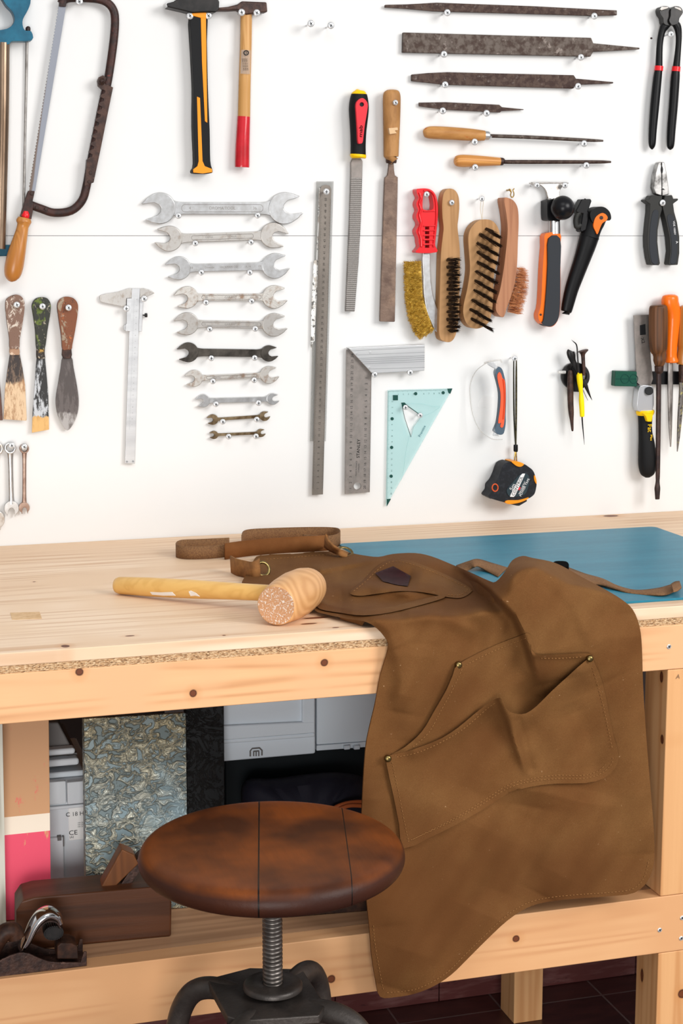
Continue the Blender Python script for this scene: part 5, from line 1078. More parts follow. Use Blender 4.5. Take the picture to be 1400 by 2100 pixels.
mb = htube(s15([(450, 440, 90), (440, 480, 118), (470, 600, 120), (510, 740, 90), (560, 850, 80), (700, 1180, 50), (900, 1520, 45)]), .024, .6)
tag(mb.build('broad_chisel', M['blacksteel'], smooth=True), 'dark flat-headed tool leaning across the magnet holder, upper left', 'chisel')
tag(htube(s15([(860, 1330, 50), (900, 1480, 60), (960, 1640, 44), (1040, 1830, 22), (1105, 1960, 5)]), .02, .9).build('dark_scribe_pin', M['blacksteel'], smooth=True), 'black tapered pin pointing down right of the yellow scriber grip', 'pin')
tag(htube(s15([(820, 1640, 12), (900, 1810, 10), (975, 1970, 6)]), .02).build('wire_pin', M['steel_mid'], smooth=True), 'thin grey wire between yellow scriber and black pin', 'pin')
# ================================================================ magnetic bar with tools at right edge
z = lambda p: q(1220, 580, 4.565, p)
r = t0('magnetic_bar', 1330, 778, 'black magnetic tool bar with dark green end cap at the right', 'tool bar')
part(MB().wp(z([(380, 832), (1100, 832), (1100, 952), (380, 952)]), .002, .014), 'bar', M['black'], r, bevel=.001)
gm = simple('dark_green_plastic', '0E4A3A', .4)
part(MB().wp(z([(190, 825), (392, 830), (392, 972), (182, 968)]), .002, .016), 'end_cap', gm, r, bevel=.0015)
mb = MB()
for cxx in (280, 362): mb.tube([W(*z([(cxx+38*math.cos(t), 900+42*math.sin(t))])[0], .0185) for t in [math.pi*2*i/20 for i in range(21)]], (.0005, .0005), 6)
mb.tube([W(*p, .0185) for p in z([(195, 900), (390, 900)])], (.0005, .0005), 6); part(mb, 'moulded_rings', M['inkteal'], r)
r = t0('folding_saw', 1325, 800, 'grey-bladed saw with silver joint and black and yellow handle', 'saw')
part(MB().wp(z([(360, 305), (500, 298), (520, 700), (540, 900), (520, 960), (430, 965), (390, 930), (375, 600)]), .016, .0015), 'blade', M['blade'], r)
mb = MB().wp(z([(418, 398), (470, 385), (474, 485), (420, 490)]), .0176, .0002); walltext(mb, 'X2', *z([(445, 540)])[0], 7, -75, .0180); part(mb, 'blade_print', M['ink'], r)
part(MB().wp(z(cr([(425, 965), (530, 968), (548, 1010), (536, 1200), (402, 1200), (400, 1060)], 3, True)), .012, .018), 'joint', simple('silver_joint', 'C8CACE', .3, .7), r, bevel=.004, seg=3)
part(MB().tube([W(*z([(505, 1012)])[0], .028), W(*z([(505, 1012)])[0], .036)], (.0075, .0075), 20, (0, 0, 1)), 'joint_button', M['black'], r, bevel=.001)
part(htube(z([(470, 1200, 70), (468, 1300, 62), (470, 1400, 62), (480, 1500, 72), (488, 1620, 82), (490, 1720, 80), (490, 1790, 60), (490, 1822, 20)]), .022, .8), 'grip', M['blackrub'], r, smooth=True)
part(htube(z([(468, 1192, 78), (468, 1215, 82), (468, 1238, 72)]), .022, .85), 'collar', M['yellow'], r, smooth=True)
part(MB().wp(z([(450, 1225), (545, 1225), (530, 1300), (490, 1300), (475, 1250)]), .03, .0095), 'yellow_tongue', M['yellow'], r, bevel=.001)
mb = MB(); walltext(mb, 'Fat', *z([(510, 1360)])[0], 9, -88, .0362); walltext(mb, 'Max', *z([(525, 1450)])[0], 5, -88, .0362); part(mb, 'grip_text', M['yellow'], r)
r = t0('screwdriver', 1352, 800, 'long flat screwdriver with dark faceted wooden handle', 'screwdriver')
mb = MB(); P = [(590, 206, 40), (590, 212, 70), (590, 235, 84), (590, 300, 88), (590, 480, 88), (592, 620, 80), (596, 655, 62), (600, 690, 56), (602, 730, 58), (600, 775, 40), (600, 790, 22)]
part(htube(z(P), .0365, .9, 3, seg=8), 'handle', M['oldwood'], r, bevel=.002)
part(htube(z([(598, 780, 40), (597, 830, 36), (596, 850, 22)]), .0365), 'ferrule', M['rust2'], r, smooth=True)
part(htube(z([(595, 840, 23), (590, 1400, 22), (586, 1780, 20), (584, 1860, 18), (582, 1920, 26), (582, 1960, 24), (582, 2020, 20), (582, 2024, 18)]), .0365, .8, 3), 'shaft', simple('blackened_steel', '33292A', .45, .6, '4E3A34', 60), r, smooth=True)
r = t0('orange_file', 1378, 760, 'slim tapered file with bright orange plastic handle', 'file')
part(htube(z([(700, 108, 18), (700, 114, 50), (700, 135, 72), (702, 190, 76), (722, 250, 70), (730, 330, 62), (724, 450, 56), (715, 600, 50), (714, 690, 48), (716, 735, 58), (716, 748, 48)]), .024, .85), 'handle', M['orange'], r, smooth=True)
part(htube(z([(702, 750, 24), (702, 960, 26), (702, 1160, 22), (704, 1400, 14), (705, 1535, 6)]), .022, .5), 'blade', simple('streaked_steel', 'A29C98', .4, .8, '5A5450', 60, stretch=(1, 1, .3)), r, smooth=True)
r = t0('wooden_handled_awl', 1395, 760, 'paint-splashed awl with brown wooden handle at the right frame edge', 'awl')
part(htube(z([(862, 205, 20), (862, 215, 60), (862, 260, 82), (860, 400, 82), (852, 560, 78), (846, 620, 70), (830, 680, 62), (825, 760, 60), (822, 775, 50)]), .026, .85), 'handle', M['oak'], r, smooth=True)
part(htube(z([(820, 770, 38), (815, 850, 32), (808, 930, 24)]), .026), 'ferrule', M['rust2'], r, smooth=True)
part(htube(z([(806, 920, 20), (802, 1100, 22), (792, 1250, 22), (778, 1450, 14), (768, 1580, 4)]), .026, .7), 'blade', patchy('paint_spotted_steel', '6A6460', [('A8A060', .55, 2), ('2A2826', .55, 3)], 60, 3, .45, .3), r, smooth=True)
# ================================================================ brown work apron
def segd(px, py, line):
    """signed distance in px to a polyline (positive to the right of travel, image coords) and fraction along it"""
    best = np.full(px.shape, 1e9); sg = np.zeros(px.shape); fr = np.zeros(px.shape); n = len(line)-1
    for i in range(n):
        ax, ay = line[i]; bx, by = line[i+1]; dx, dy = bx-ax, by-ay; L2 = dx*dx+dy*dy
        t = np.clip(((px-ax)*dx+(py-ay)*dy)/L2, 0, 1); qx, qy = ax+t*dx, ay+t*dy; d = np.hypot(px-qx, py-qy)
        s_ = np.sign((px-ax)*dy-(py-ay)*dx)*-1; m = d < best; best = np.where(m, d, best); sg = np.where(m, s_, sg); fr = np.where(m, (i+t)/n, fr)
    return best, sg, fr
# (line, amplitude m, width left px, width right px, fade at ends)
FOLD = [
 ([(930, 1150), (1009, 1208), (1060, 1261), (1078, 1300), (1093, 1345), (1108, 1405)], .026, 90, 12),
 ([(800, 1310), (822, 1352), (826, 1400), (815, 1460)], .009, 45, 22),
 ([(700, 1250), (760, 1262), (800, 1292), (815, 1330)], .007, 26, 16),
 ([(1000, 1640), (930, 1780), (860, 1900), (820, 2030)], .016, 90, 90),
 ([(1290, 1260), (1300, 1450), (1320, 1750)], .012, 45, 60),
 ([(1085, 1620), (1060, 1760), (1010, 1880)], -.012, 70, 70),
 ([(1200, 1620), (1180, 1720), (1120, 1840)], .010, 60, 60),
 ([(1170, 1440), (1205, 1530), (1215, 1600)], -.007, 30, 40),
 ([(1060, 1160), (1120, 1215), (1190, 1300), (1240, 1400)], .012, 60, 60),
 ([(840, 1180), (900, 1200), (960, 1230), (1040, 1290)], .006, 18, 26),
 ([(660, 1235), (740, 1238), (830, 1232), (900, 1222)], -.006, 14, 10),
 ([(700, 1215), (760, 1205), (840, 1215), (905, 1212)], .005, 14, 14),
 ([(590, 1150), (650, 1160), (700, 1175)], .004, 16, 16),
 ([(640, 1172), (710, 1158), (790, 1142)], .006, 14, 7),
 ([(680, 1205), (740, 1196), (800, 1204), (880, 1230)], .005, 7, 16),
 ([(820, 1255), (900, 1262), (980, 1300)], .005, 12, 22),
 ([(1120, 1170), (1180, 1240), (1220, 1330)], .006, 26, 18),
 ([(860, 1320), (850, 1420), (840, 1520)], .006, 40, 40),
 ([(880, 1260), (960, 1310), (1000, 1330)], -.004, 30, 30),
 ([(765, 1600), (775, 1760), (790, 1900)], .008, 40, 50),
]
def relief(px, py):
    r = np.zeros(px.shape)
    for line, amp, wl, wr in FOLD:
        d, s_, f = segd(px, py, line); w = np.where(s_ > 0, wr, wl); e = np.exp(-(d/w)**2*1.2)*np.clip((1-f)/.2, 0, 1)**.7*np.clip(f/.12, 0, 1); r += amp*e
    r -= .024*np.exp(-(((px-1092)/42)**2+((py-1432)/30)**2)); return r
def topz(px, py):
    """height of the cloth above the bench top"""
    h = .0055+.004*np.clip((px-700)/80, 0, 1)+.016*np.exp(-(((px-850)/110)**2+((py-1150)/28)**2)); h += .050*np.exp(-(((px-1085)/85)**2+((py-1165)/50)**2)); h += .022*np.exp(-(((px-1200)/75)**2+((py-1215)/45)**2)); return h
def clothT(px, py, ex=0.0):
    px = np.atleast_1d(np.asarray(px, float)); py = np.atleast_1d(np.asarray(py, float)); ex = np.asarray(ex, float)
    X = (px-700)/FPX; Yv = (1050-py)/FPX; d = np.array(fw)[None]+X[:, None]*np.array(rt)[None]+Yv[:, None]*np.array(up)[None]
    r = relief(px, py); micro = .0009*np.sin(px*.045+py*.021)*np.sin(py*.037-px*.013)+.0006*np.sin(px*.11+py*.07)
    fz = np.clip((px-1000)/100, 0, 1)
    z_ = TOP+topz(px, py)+r*.7*np.clip((py-1130)/30, .1, 1)+micro*.6+ex*.6
    swing = .02*np.clip((py-1500)/500, 0, 1)
    y_ = YF-.010-r-micro*1.4-ex-swing
    tt = (z_-H)/d[:, 2]; tf = (y_+D)/d[:, 1]; k = .006
    t = np.maximum(tt, tf)+k*np.log1p(np.exp(-np.abs(tt-tf)/k))-k*np.log(2)*np.exp(-np.abs(tt-tf)/k)*.0
    return np.array(C0)[None]+d*t[:, None]
def CP(px, py, ex=0.0): return Vector(clothT([px], [py], ex)[0])
def clothpatch(outline, step, exf, closed_curve=4, back=None):
    ol = cr([(a, b) for a, b in outline], closed_curve, True) if closed_curve else outline; out = []
    for i, p in enumerate(ol):
        qn = ol[(i+1) % len(ol)]; L = math.dist(p, qn); m = max(1, int(L/step)); out += [(p[0]+(qn[0]-p[0])*k/m, p[1]+(qn[1]-p[1])*k/m) for k in range(m)]
    xs = [p[0] for p in out]; ys = [p[1] for p in out]; pts = [Vector(p) for p in out]; n = len(out); O = np.array(out)
    gx, gy = np.meshgrid(np.arange(min(xs)+step*.5, max(xs), step), np.arange(min(ys)+step*.5, max(ys), step)); gx = gx+((np.arange(gx.shape[0]) % 2)*step*.5)[:, None]; gx = gx.ravel(); gy = gy.ravel()
    ins = np.zeros(gx.shape, bool); j = n-1
    for i in range(n):
        xi, yi = out[i]; xj, yj = out[j]
        if yi != yj: m = ((yi > gy) != (yj > gy)) & (gx < (xj-xi)*(gy-yi)/(yj-yi)+xi); ins ^= m
        j = i
    gx, gy = gx[ins], gy[ins]
    near = np.full(gx.shape, 1e9)
    for i in range(0, n): near = np.minimum(near, (gx-out[i][0])**2+(gy-out[i][1])**2)
    k = near > (step*.55)**2; gx, gy = gx[k], gy[k]
    pts += [Vector((a, b)) for a, b in zip(gx, gy)]
    r = delaunay_2d_cdt(pts, [], [list(range(n))], 1, 1e-4)
    V = r[0]; T = []
    for t in r[2]:
        a, b, c = (V[i] for i in t[:3])
        T.append(tuple(t) if (b[0]-a[0])*(c[1]-a[1])-(b[1]-a[1])*(c[0]-a[0]) < 0 else tuple(t[::-1]))
    vx = np.array([v[0] for v in V]); vy = np.array([v[1] for v in V]); P = clothT(vx, vy, exf(vx, vy))
    # edge skirt: turn the rim back a little so the cloth has thickness
    cnt = {}
    for t in T:
        for i in range(3): cnt[(t[i], t[(i+1) % 3])] = 1
    mb = MB(); v = [Vector(p) for p in P]; f = list(T); bk = {}
    for (a, b) in cnt:
        if (b, a) not in cnt:
            for w in (a, b):
                if w not in bk:
                    p = v[w]; bk[w] = len(v)
                    if back: v.append(back(p, vx[w], vy[w]))
                    else: v.append(p+(p-C0).normalized()*.0022)
            f.append((b, a, bk[a], bk[b]))
    return mb.add(v, f)
s = NT('waxed_brown_canvas'); tcv = s.map((1, 1, 1)); f1 = s.noise(tcv, 900, 2, .5); f2 = s.noise(s.map((1, .6, 1), (2, 3, 4)), 7, 5, .62); f3 = s.noise(s.map(), 160, 4, .7)
c = s.mix(s.ramp(f2, [(.36, (0, 0, 0, 1)), (.66, (1, 1, 1, 1))]), lin('6B4524'), lin('7A5530')); c = s.mix(s.ramp(f1, [(.3, (0, 0, 0, 1)), (.7, (1, 1, 1, 1))]), c, s.mix(.35, c, lin('4E2E14'))); c = s.mix(s.ramp(f3, [(.69, (0, 0, 0, 1)), (.74, (1, 1, 1, 1))]), c, lin('B08C68'))
st1 = s.noise(s.map((1, 1, 1), (9, 9, 9)), 3.2, 3, .5); c = s.mix(s.ramp(st1, [(.55, (0, 0, 0, 1)), (.66, (.7,)*3+(1,))]), c, lin('5A361A'))
s.l(c, s.b.inputs['Base Color']); s.b.inputs['Roughness'].default_value = .85; s.b.inputs['Specular IOR Level'].default_value = .25; s.b.inputs['Specular IOR Level'].default_value = .12; s.bump(s.math('ADD', f1, s.math('MULTIPLY', f3, .5)), .0005, .5); M['canvas'] = s.m
M['canvas_in'] = M['canvas']
M['webbing'] = simple('brown_webbing', '8A6644', .9, 0, '74533A', 500, .4, .6, bump=.0004, bsc=700)
M['suede'] = simple('brown_suede', '70431F', .85, 0, '84542C', 20, .35, .7, bump=.0003, bsc=900)
M['tab'] = simple('tan_canvas_tab', '9A6A3C', .85, 0, '7A5230', 60, bump=.0003, bsc=700)
M['leather'] = simple('dark_oxblood_leather', '35171A', .6, 0, '281013', 60, bump=.0002, spec=.08)
M['thread'] = simple('tan_thread', '94683C', .8); M['antique'] = simple('antique_brass', '8C7A4E', .35, 1, '5E5030', 300)
ap = thing('work_apron', (.95, YF-.02, TOP), 'brown waxed canvas work apron draped over the bench front edge, pockets hanging down', 'apron')
OUT = [(496, 1201), (508, 1174), (520, 1151), (536, 1139), (600, 1136), (660, 1131), (700, 1131), (740, 1138), (775, 1142), (805, 1136), (850, 1134), (885, 1141), (925, 1157), (965, 1174), (1000, 1190), (1016, 1193),
 (1035, 1172), (1050, 1149), (1071, 1140), (1091, 1144), (1127, 1151), (1153, 1161), (1194, 1184), (1241, 1209), (1274, 1229), (1297, 1250), (1311, 1285), (1316, 1330), (1318, 1400), (1324, 1500), (1332, 1600), (1340, 1700), (1341, 1765), (1328, 1806), (1300, 1831), (1250, 1838), (1180, 1843), (1120, 1850), (1080, 1862), (1040, 1888), (1000, 1925), (960, 1965), (925, 1999), (890, 2022), (850, 2038), (810, 2045), (779, 2044), (770, 2010), (762, 1960), (757, 1900), (752, 1850), (747, 1780), (742, 1700), (742, 1657), (749, 1541), (758, 1490), (769, 1444), (780, 1385), (796, 1330), (790, 1308), (768, 1285), (745, 1274), (711, 1269), (669, 1260), (646, 1252), (650, 1230), (650, 1200), (635, 1184), (600, 1185), (562, 1202), (525, 1203)]
def skirt(p, x, y):
    if p.z > TOP+.006 and p.y > YF-.004: return Vector((p.x+.002, p.y+.012, TOP+.001))
    return p+Vector((0, .003, 0))
cloth = part(clothpatch(OUT, 3.4, lambda x, y: np.zeros(x.shape), 3, skirt), 'canvas_body', M['canvas'], ap, smooth=True)
# pocket layers
g = lambda x, y, cx, cy, sx, sy: np.exp(-(((x-cx)/sx)**2+((y-cy)/sy)**2))
P1 = [(940, 1362), (1000, 1330), (1060, 1306), (1086, 1300), (1096, 1335), (1112, 1375), (1125, 1415), (1110, 1470), (1040, 1500), (960, 1540), (880, 1580), (800, 1580), (796, 1553), (830, 1532), (865, 1500), (892, 1455), (915, 1415), (928, 1385)]
def e1(x, y):
    d, _, _ = segd(x, y, [(935, 1370), (915, 1415), (892, 1455), (865, 1500), (830, 1532)]); return .003+.006*np.exp(-(d/16)**2)
part(clothpatch(P1, 3.6, e1, 3), 'upper_pocket_layer', M['canvas'], ap, smooth=True)
P3 = [(1088, 1322), (1098, 1342), (1150, 1342), (1203, 1340), (1212, 1350), (1200, 1400), (1130, 1440), (1115, 1412), (1096, 1375)]
part(clothpatch(P3, 3.6, lambda x, y: .004+.004*np.exp(-((y-1342)/8)**2), 3), 'pocket_inside', M['canvas'], ap, smooth=True)
P2 = [(795, 1550), (830, 1542), (866, 1530), (905, 1514), (939, 1492), (970, 1466), (997, 1445), (1018, 1432), (1028, 1433), (1034, 1447), (1044, 1459), (1060, 1464), (1078, 1463), (1100, 1448), (1130, 1418), (1165, 1386), (1205, 1351), (1216, 1354), (1235, 1400), (1248, 1460), (1258, 1510), (1268, 1548), (1262, 1574), (1238, 1596), (1200, 1606), (1140, 1607), (1085, 1614), (1040, 1628), (990, 1660), (930, 1694), (880, 1718), (828, 1740), (818, 1690), (806, 1630), (792, 1565)]
P2 = [(p[0], p[1]) for p in P2]
def e2(x, y):
    e = np.full(x.shape, .006); d, _, _ = segd(x, y, [(850, 1536), (939, 1492), (997, 1445), (1022, 1433)]); e = e+.007*np.exp(-(d/18)**2)
    d, _, _ = segd(x, y, [(1036, 1450), (1060, 1464), (1090, 1456), (1140, 1410), (1180, 1375)]); e = e+.016*np.exp(-(d/30)**2)
    d, s_, _ = segd(x, y, [(1028, 1432), (1044, 1475), (1060, 1530), (1078, 1580)]); e = e+.012*np.exp(-(d/np.where(s_ < 0, 22, 9))**2)*np.clip((1600-y)/60, 0, 1)
    d, s_, _ = segd(x, y, [(1062, 1478), (1075, 1530), (1088, 1575)]); e = e-.006*np.exp(-(d/10)**2)
    e = e+.008*g(x, y, 1150, 1500, 40, 50)+.024*np.exp(-(((x-1092)/42)**2+((y-1432)/30)**2))
    return e
part(clothpatch(P2, 3.6, e2, 2), 'lower_pocket_layer', M['canvas'], ap, smooth=True)
# bib pocket
PB = [(716, 1214), (745, 1190), (775, 1160), (805, 1146), (840, 1150), (885, 1166), (930, 1186), (963, 1205), (966, 1214), (945, 1226), (915, 1224), (870, 1215), (820, 1212), (770, 1218), (735, 1222)]
part(clothpatch(PB, 4, lambda x, y: .002+0*x, 3), 'bib_pocket', M['canvas'], ap, smooth=True)
HB = [(652, 1236), (700, 1246), (745, 1250), (800, 1244), (860, 1230), (906, 1220), (910, 1226), (865, 1240), (800, 1256), (745, 1262), (700, 1257), (656, 1249)]
part(clothpatch(HB, 3.4, lambda x, y: .003+0*x, 3), 'bib_hem', M['canvas'], ap, smooth=True)
LP = [(769, 1175), (806, 1161), (842, 1181), (836, 1202), (812, 1199), (785, 1192)]
part(clothpatch(LP, 4, lambda x, y: .005+0*x, 0), 'leather_badge', M['leather'], ap, smooth=True)
def stitch(mb, line, exf, dash=4.6, gap=2.6, rad=.00042):
    P = cr(line, 8); L = 0; on = True; acc = [P[0]]; segs = []
    pts = []
    for i in range(len(P)-1):
        m = max(1, int(math.dist(P[i], P[i+1])/1.2)); pts += [(P[i][0]+(P[i+1][0]-P[i][0])*k/m, P[i][1]+(P[i+1][1]-P[i][1])*k/m) for k in range(m)]
    s_ = 0; cur = []
    for i in range(1, len(pts)):
        s_ += math.dist(pts[i-1], pts[i]); ph = s_ % (dash+gap)
        if ph < dash: cur.append(pts[i])
        elif cur:
            if len(cur) > 1: segs.append((cur[0], cur[-1]))
            cur = []
    if not segs: return
    A = np.array([s0 for s0, _ in segs]); B = np.array([s1 for _, s1 in segs])
    pa = clothT(A[:, 0], A[:, 1], exf(A[:, 0], A[:, 1])+.0009); pb = clothT(B[:, 0], B[:, 1], exf(B[:, 0], B[:, 1])+.0009)
    mb = MB()
    for a, b in zip(pa, pb): mb.tube([a, b], (rad, rad), 5)
    part(mb, 'stitching', M['thread'], ap)
z0f = lambda x, y: 0*x
mb = MB()
def inset(line, dx, dy): return [(x+dx, y+dy) for x, y in line]
stitch(mb, [(804, 1562), (818, 1630), (832, 1700), (838, 1728)], e2); stitch(mb, [(835, 1726), (930, 1682), (990, 1648), (1040, 1617), (1085, 1603), (1140, 1597), (1198, 1596), (1232, 1586), (1254, 1566), (1256, 1546)], e2)
stitch(mb, [(845, 1722), (935, 1676), (992, 1641), (1042, 1610), (1088, 1597), (1140, 1590), (1196, 1590), (1228, 1580), (1246, 1562)], e2)
stitch(mb, [(812, 1553), (868, 1539), (941, 1501), (999, 1453), (1018, 1440)], e2); stitch(mb, [(1214, 1368), (1230, 1420), (1244, 1480), (1256, 1540)], e2)
stitch(mb, [(950, 1365), (930, 1410), (905, 1455), (878, 1503), (840, 1537)], e1); stitch(mb, [(955, 1364), (1010, 1336), (1080, 1308)], e1)
stitch(mb, [(1108, 1350), (1150, 1350), (1195, 1347)], lambda x, y: .004+.004*np.exp(-((y-1342)/8)**2))
stitch(mb, [(545, 1147), (600, 1143), (660, 1138), (700, 1138)], z0f); stitch(mb, [(724, 1213), (750, 1192), (780, 1164), (806, 1151), (840, 1156), (885, 1172), (930, 1192), (958, 1208), (942, 1220), (915, 1219)], lambda x, y: .002+0*x)
stitch(mb, [(1331, 1760), (1320, 1800), (1296, 1823), (1250, 1830), (1180, 1835), (1118, 1842), (1076, 1854), (1034, 1881), (994, 1918), (954, 1957), (919, 1992), (885, 2014), (846, 2030), (790, 2036)], z0f)
stitch(mb, [(786, 2030), (778, 1990), (768, 1930), (765, 1890)], z0f)
mb = MB()
for x, y, e in ((940, 1364, .006), (795, 1556, .009), (1209, 1351, .012)):
    c = CP(x, y, e); n = (C0-c).normalized(); n = Vector((n.x*.3, n.y, n.z*.3)).normalized(); mb.tube([c-n*.004, c+n*.0015, c+n*.0028, c+n*.0032], [(.0045, .0045), (.0045, .0045), (.0034, .0034), (.001, .001)], 18, (0, 0, 1))
part(mb, 'rivet', M['antique'], ap, smooth=True)
def torus(c, n, R1, r1, squash=1, u=None):
    n = Vector(n).normalized(); a = Vector(u).normalized() if u else n.orthogonal().normalized(); b = n.cross(a); mb = MB(); N = 28; K = 8
    for i in range(N):
        t = 2*math.pi*i/N; d = a*math.cos(t)+b*math.sin(t)*squash
        for k in range(K): p = 2*math.pi*k/K; mb.v.append(c+d*(R1+r1*math.cos(p))+n*(r1*.6*math.sin(p)))
    for i in range(N):
        for k in range(K): mb.f.append((i*K+k, ((i+1) % N)*K+k, ((i+1) % N)*K+(k+1) % K, i*K+(k+1) % K)); mb.mi.append(0)
    return mb
part(torus(CP(537, 1176, .0)+Vector((0, -.006, .008)), (.25, -.9, .45), .0105, .0024), 'grommet', M['antique'], ap, smooth=True); part(torus(CP(706, 1138, .0)+Vector((0, -.004, .006)), (.1, -.45, .9), .0115, .0022), 'grommet', M['antique'], ap, smooth=True)
def ribbon(base, h, lean=(0, 0, 0), th=.0016, n=8):
    """standing webbing: px path of its lower edge on the bench"""
    P = cr(base, n); v = []; f = []; L = Vector(lean)
    for i, p in enumerate(P):
        b = ZP(p[0], p[1], TOP+.0005+(p[2] if len(p) > 2 else 0))
        v += [b, b+Vector((0, 0, h*.5))+L*.5, b+Vector((0, 0, h))+L]
    for i in range(len(P)-1):
        for k in (0, 1): f.append((i*3+k, i*3+k+1, i*3+k+4, i*3+k+3))
    return MB().add(v, f)
part(ribbon([(470, 1142, .002), (430, 1146, 0), (385, 1147, 0), (364, 1144, 0), (361, 1139, 0), (372, 1133, .0), (410, 1131, 0), (470, 1128, 0)], .0205), 'neck_webbing', M['webbing'], ap, smooth=True, solid=.0018)
part(ribbon([(495, 1124, 0), (505, 1112, 0), (560, 1108, 0), (640, 1106, 0), (685, 1107, 0), (697, 1112, 0), (694, 1120, 0), (670, 1125, 0), (620, 1122, 0)], .021), 'neck_webbing', M['webbing'], ap, smooth=True, solid=.0018)
part(ribbon([(460, 1147, 0), (480, 1144, .001), (520, 1139, .003), (580, 1134, .004), (640, 1131, .004), (671, 1129, .003)], .0255), 'suede_pad', M['suede'], ap, smooth=True, solid=.0026)
sm = MB()
for f_ in (.08, .92):
    P = cr([(460, 1147, 0), (480, 1144, .001), (520, 1139, .003), (580, 1134, .004), (640, 1131, .004), (671, 1129, .003)], 14)
    for i in range(0, len(P)-1):
        a = ZP(P[i][0], P[i][1], TOP+P[i][2]); b = ZP(P[i+1][0], P[i+1][1], TOP+P[i+1][2]); k = Vector((0, -.003, .0255*f_)); sm.tube([a+k, a+(b-a)*.6+k], (.0004, .0004), 5)
part(sm, 'pad_stitching', M['thread'], ap)
def flatpoly(pts, z0_, z1_, mat, name, curve=3, bev=.001):
    ol = cr(pts, curve, True) if curve else pts
    return part(MB().prism(ol, lambda x, y: ZP(x, y, TOP+z1_), lambda x, y: (lambda p: Vector((p.x, p.y, TOP+z0_)))(ZP(x, y, TOP+z1_))), name, mat, ap, bevel=bev)
rb = lambda p: q(340, 1060, 3.043, p)
part(ribbon([(477, 1174, 0), (488, 1180, .0), (504, 1184, .0), (520, 1187, .002), (532, 1180, .006)], .0245, (0, .006, 0)), 'strap_tab', M['tab'], ap, smooth=True, solid=.003)
def strip(upr, lwr, zf, name, mat, th=.002):
    A = cr(upr, 8); B = cr(lwr, 8); m = 40; v = []; f = []
    def at(P, t): i = t*(len(P)-1); j = min(int(i), len(P)-2); k = i-j; return [P[j][0]+(P[j+1][0]-P[j][0])*k, P[j][1]+(P[j+1][1]-P[j][1])*k]
    for i in range(m+1):
        t = i/m
        for k in range(4):
            w = k/3; a = at(A, t); b = at(B, t); x = a[0]+(b[0]-a[0])*w; y = a[1]+(b[1]-a[1])*w; v.append(ZP(x, y, TOP+.0045+zf(t, w)))
    for i in range(m):
        for k in range(3): f.append((i*4+k, i*4+k+1, (i+1)*4+k+1, (i+1)*4+k))
    return part(MB().add(v, f), name, mat, ap, smooth=True, solid=th)
strip(rb([(992, 112), (1008, 150), (1050, 190), (1100, 205), (1140, 222)]), rb([(985, 190), (1010, 210), (1035, 222), (1080, 240), (1130, 245)]), lambda t, w: .03*(1-w)*(1-t)+.006, 'strap_tab', M['tab'], .003)
r6 = lambda p: q(680, 1040, 1.944, p)
strip(r6([(495, 232), (540, 216), (582, 206), (640, 222), (700, 240)]), r6([(530, 255), (560, 240), (585, 234), (625, 255), (662, 275)]), lambda t, w: .012*math.exp(-((t-.4)/.25)**2)*(1-w*.3)+.001, 'waist_webbing', M['webbing'])
strip(r6([(930, 345), (903, 290), (900, 226), (940, 238), (1010, 264), (1080, 284), (1140, 312), (1210, 329), (1290, 323), (1340, 311), (1384, 295)]), r6([(985, 365), (945, 320), (950, 280), (1000, 300), (1066, 306), (1120, 320), (1190, 341), (1270, 347), (1340, 344), (1392, 316)]), lambda t, w: .02*math.exp(-((t-.2)/.16)**2)+.003*math.sin(t*9)**2+.004*max(0, t-.9)*10*(1-w), 'waist_webbing', M['webbing'])
strip(r6([(1352, 305), (1368, 296), (1386, 294)]), r6([(1362, 334), (1378, 330), (1394, 318)]), lambda t, w: .010, 'strap_end_fold', M['webbing'])
flatpoly(r6([(882, 226), (890, 215), (935, 216), (945, 232), (925, 240), (890, 240)]), .018, .030, simple('matt_black_buckle', '0A0A0B', .9, spec=.02), 'buckle', 3)
# ================================================================ mallet
ml = thing('wooden_mallet', ZP(400, 1212, TOP), 'pale wooden mallet with barrel head lying on the bench beside the apron', 'mallet')
F = ZP(566, 1242, TOP+.0275); B_ = ZP(630, 1204, TOP+.0275); ax_ = (B_-F).normalized(); Lh = (B_-F).length*1.12
s = NT('mallet_head_wood'); v = s.map((1, 1, 1)); ctr = F+ax_*Lh*.5
gv = s.n('VectorMath', operation='LENGTH'); mp = s.map((55, 40, 75), (-.0*55, .5, -.55)); s.l(mp, gv.inputs[0]); nn = s.noise(s.map(), 9, 3); rg = s.math('SINE', s.math('MULTIPLY', s.math('ADD', gv.outputs['Value'], s.math('MULTIPLY', nn, 1.2)), 13)); rg = s.math('MULTIPLY_ADD', rg, .25, .3)
s.l(s.mix(rg, lin('DDAA74'), lin('BA8048')), s.b.inputs['Base Color']); s.b.inputs['Roughness'].default_value = .5
M['malletface'] = simple('dented_end_grain', 'C9966E', .8, 0, 'E8DDD2', 420, .54, .62, bump=.001, bsc=500, c3='7A4E34', sc3=380, lo3=.64, hi3=.68)
rF = .0262; prof = [(0, rF-.0012), (.0012, rF), (.1*Lh, rF*1.05), (.3*Lh, rF*1.16), (.55*Lh, rF*1.2), (.78*Lh, rF*1.13), (.92*Lh, rF*1.0), (.985*Lh, rF*.88), (Lh, rF*.7)]
sc_ = 1.0; F2 = F+Vector((0, 0, 0))
mb = MB().tube([F2+ax_*a for a, b in prof], [(b, b) for a, b in prof], 40, (0, 0, 1)); hd = part(mb, 'head', s.m, ml, smooth=True)
mb = MB().tube([F2-ax_*.0004, F2+ax_*.001], [(rF-.0012, rF-.0012), (rF-.0012, rF-.0012)], 36, (0, 0, 1)); part(mb, 'striking_face', M['malletface'], ml, label='dented pale striking face')
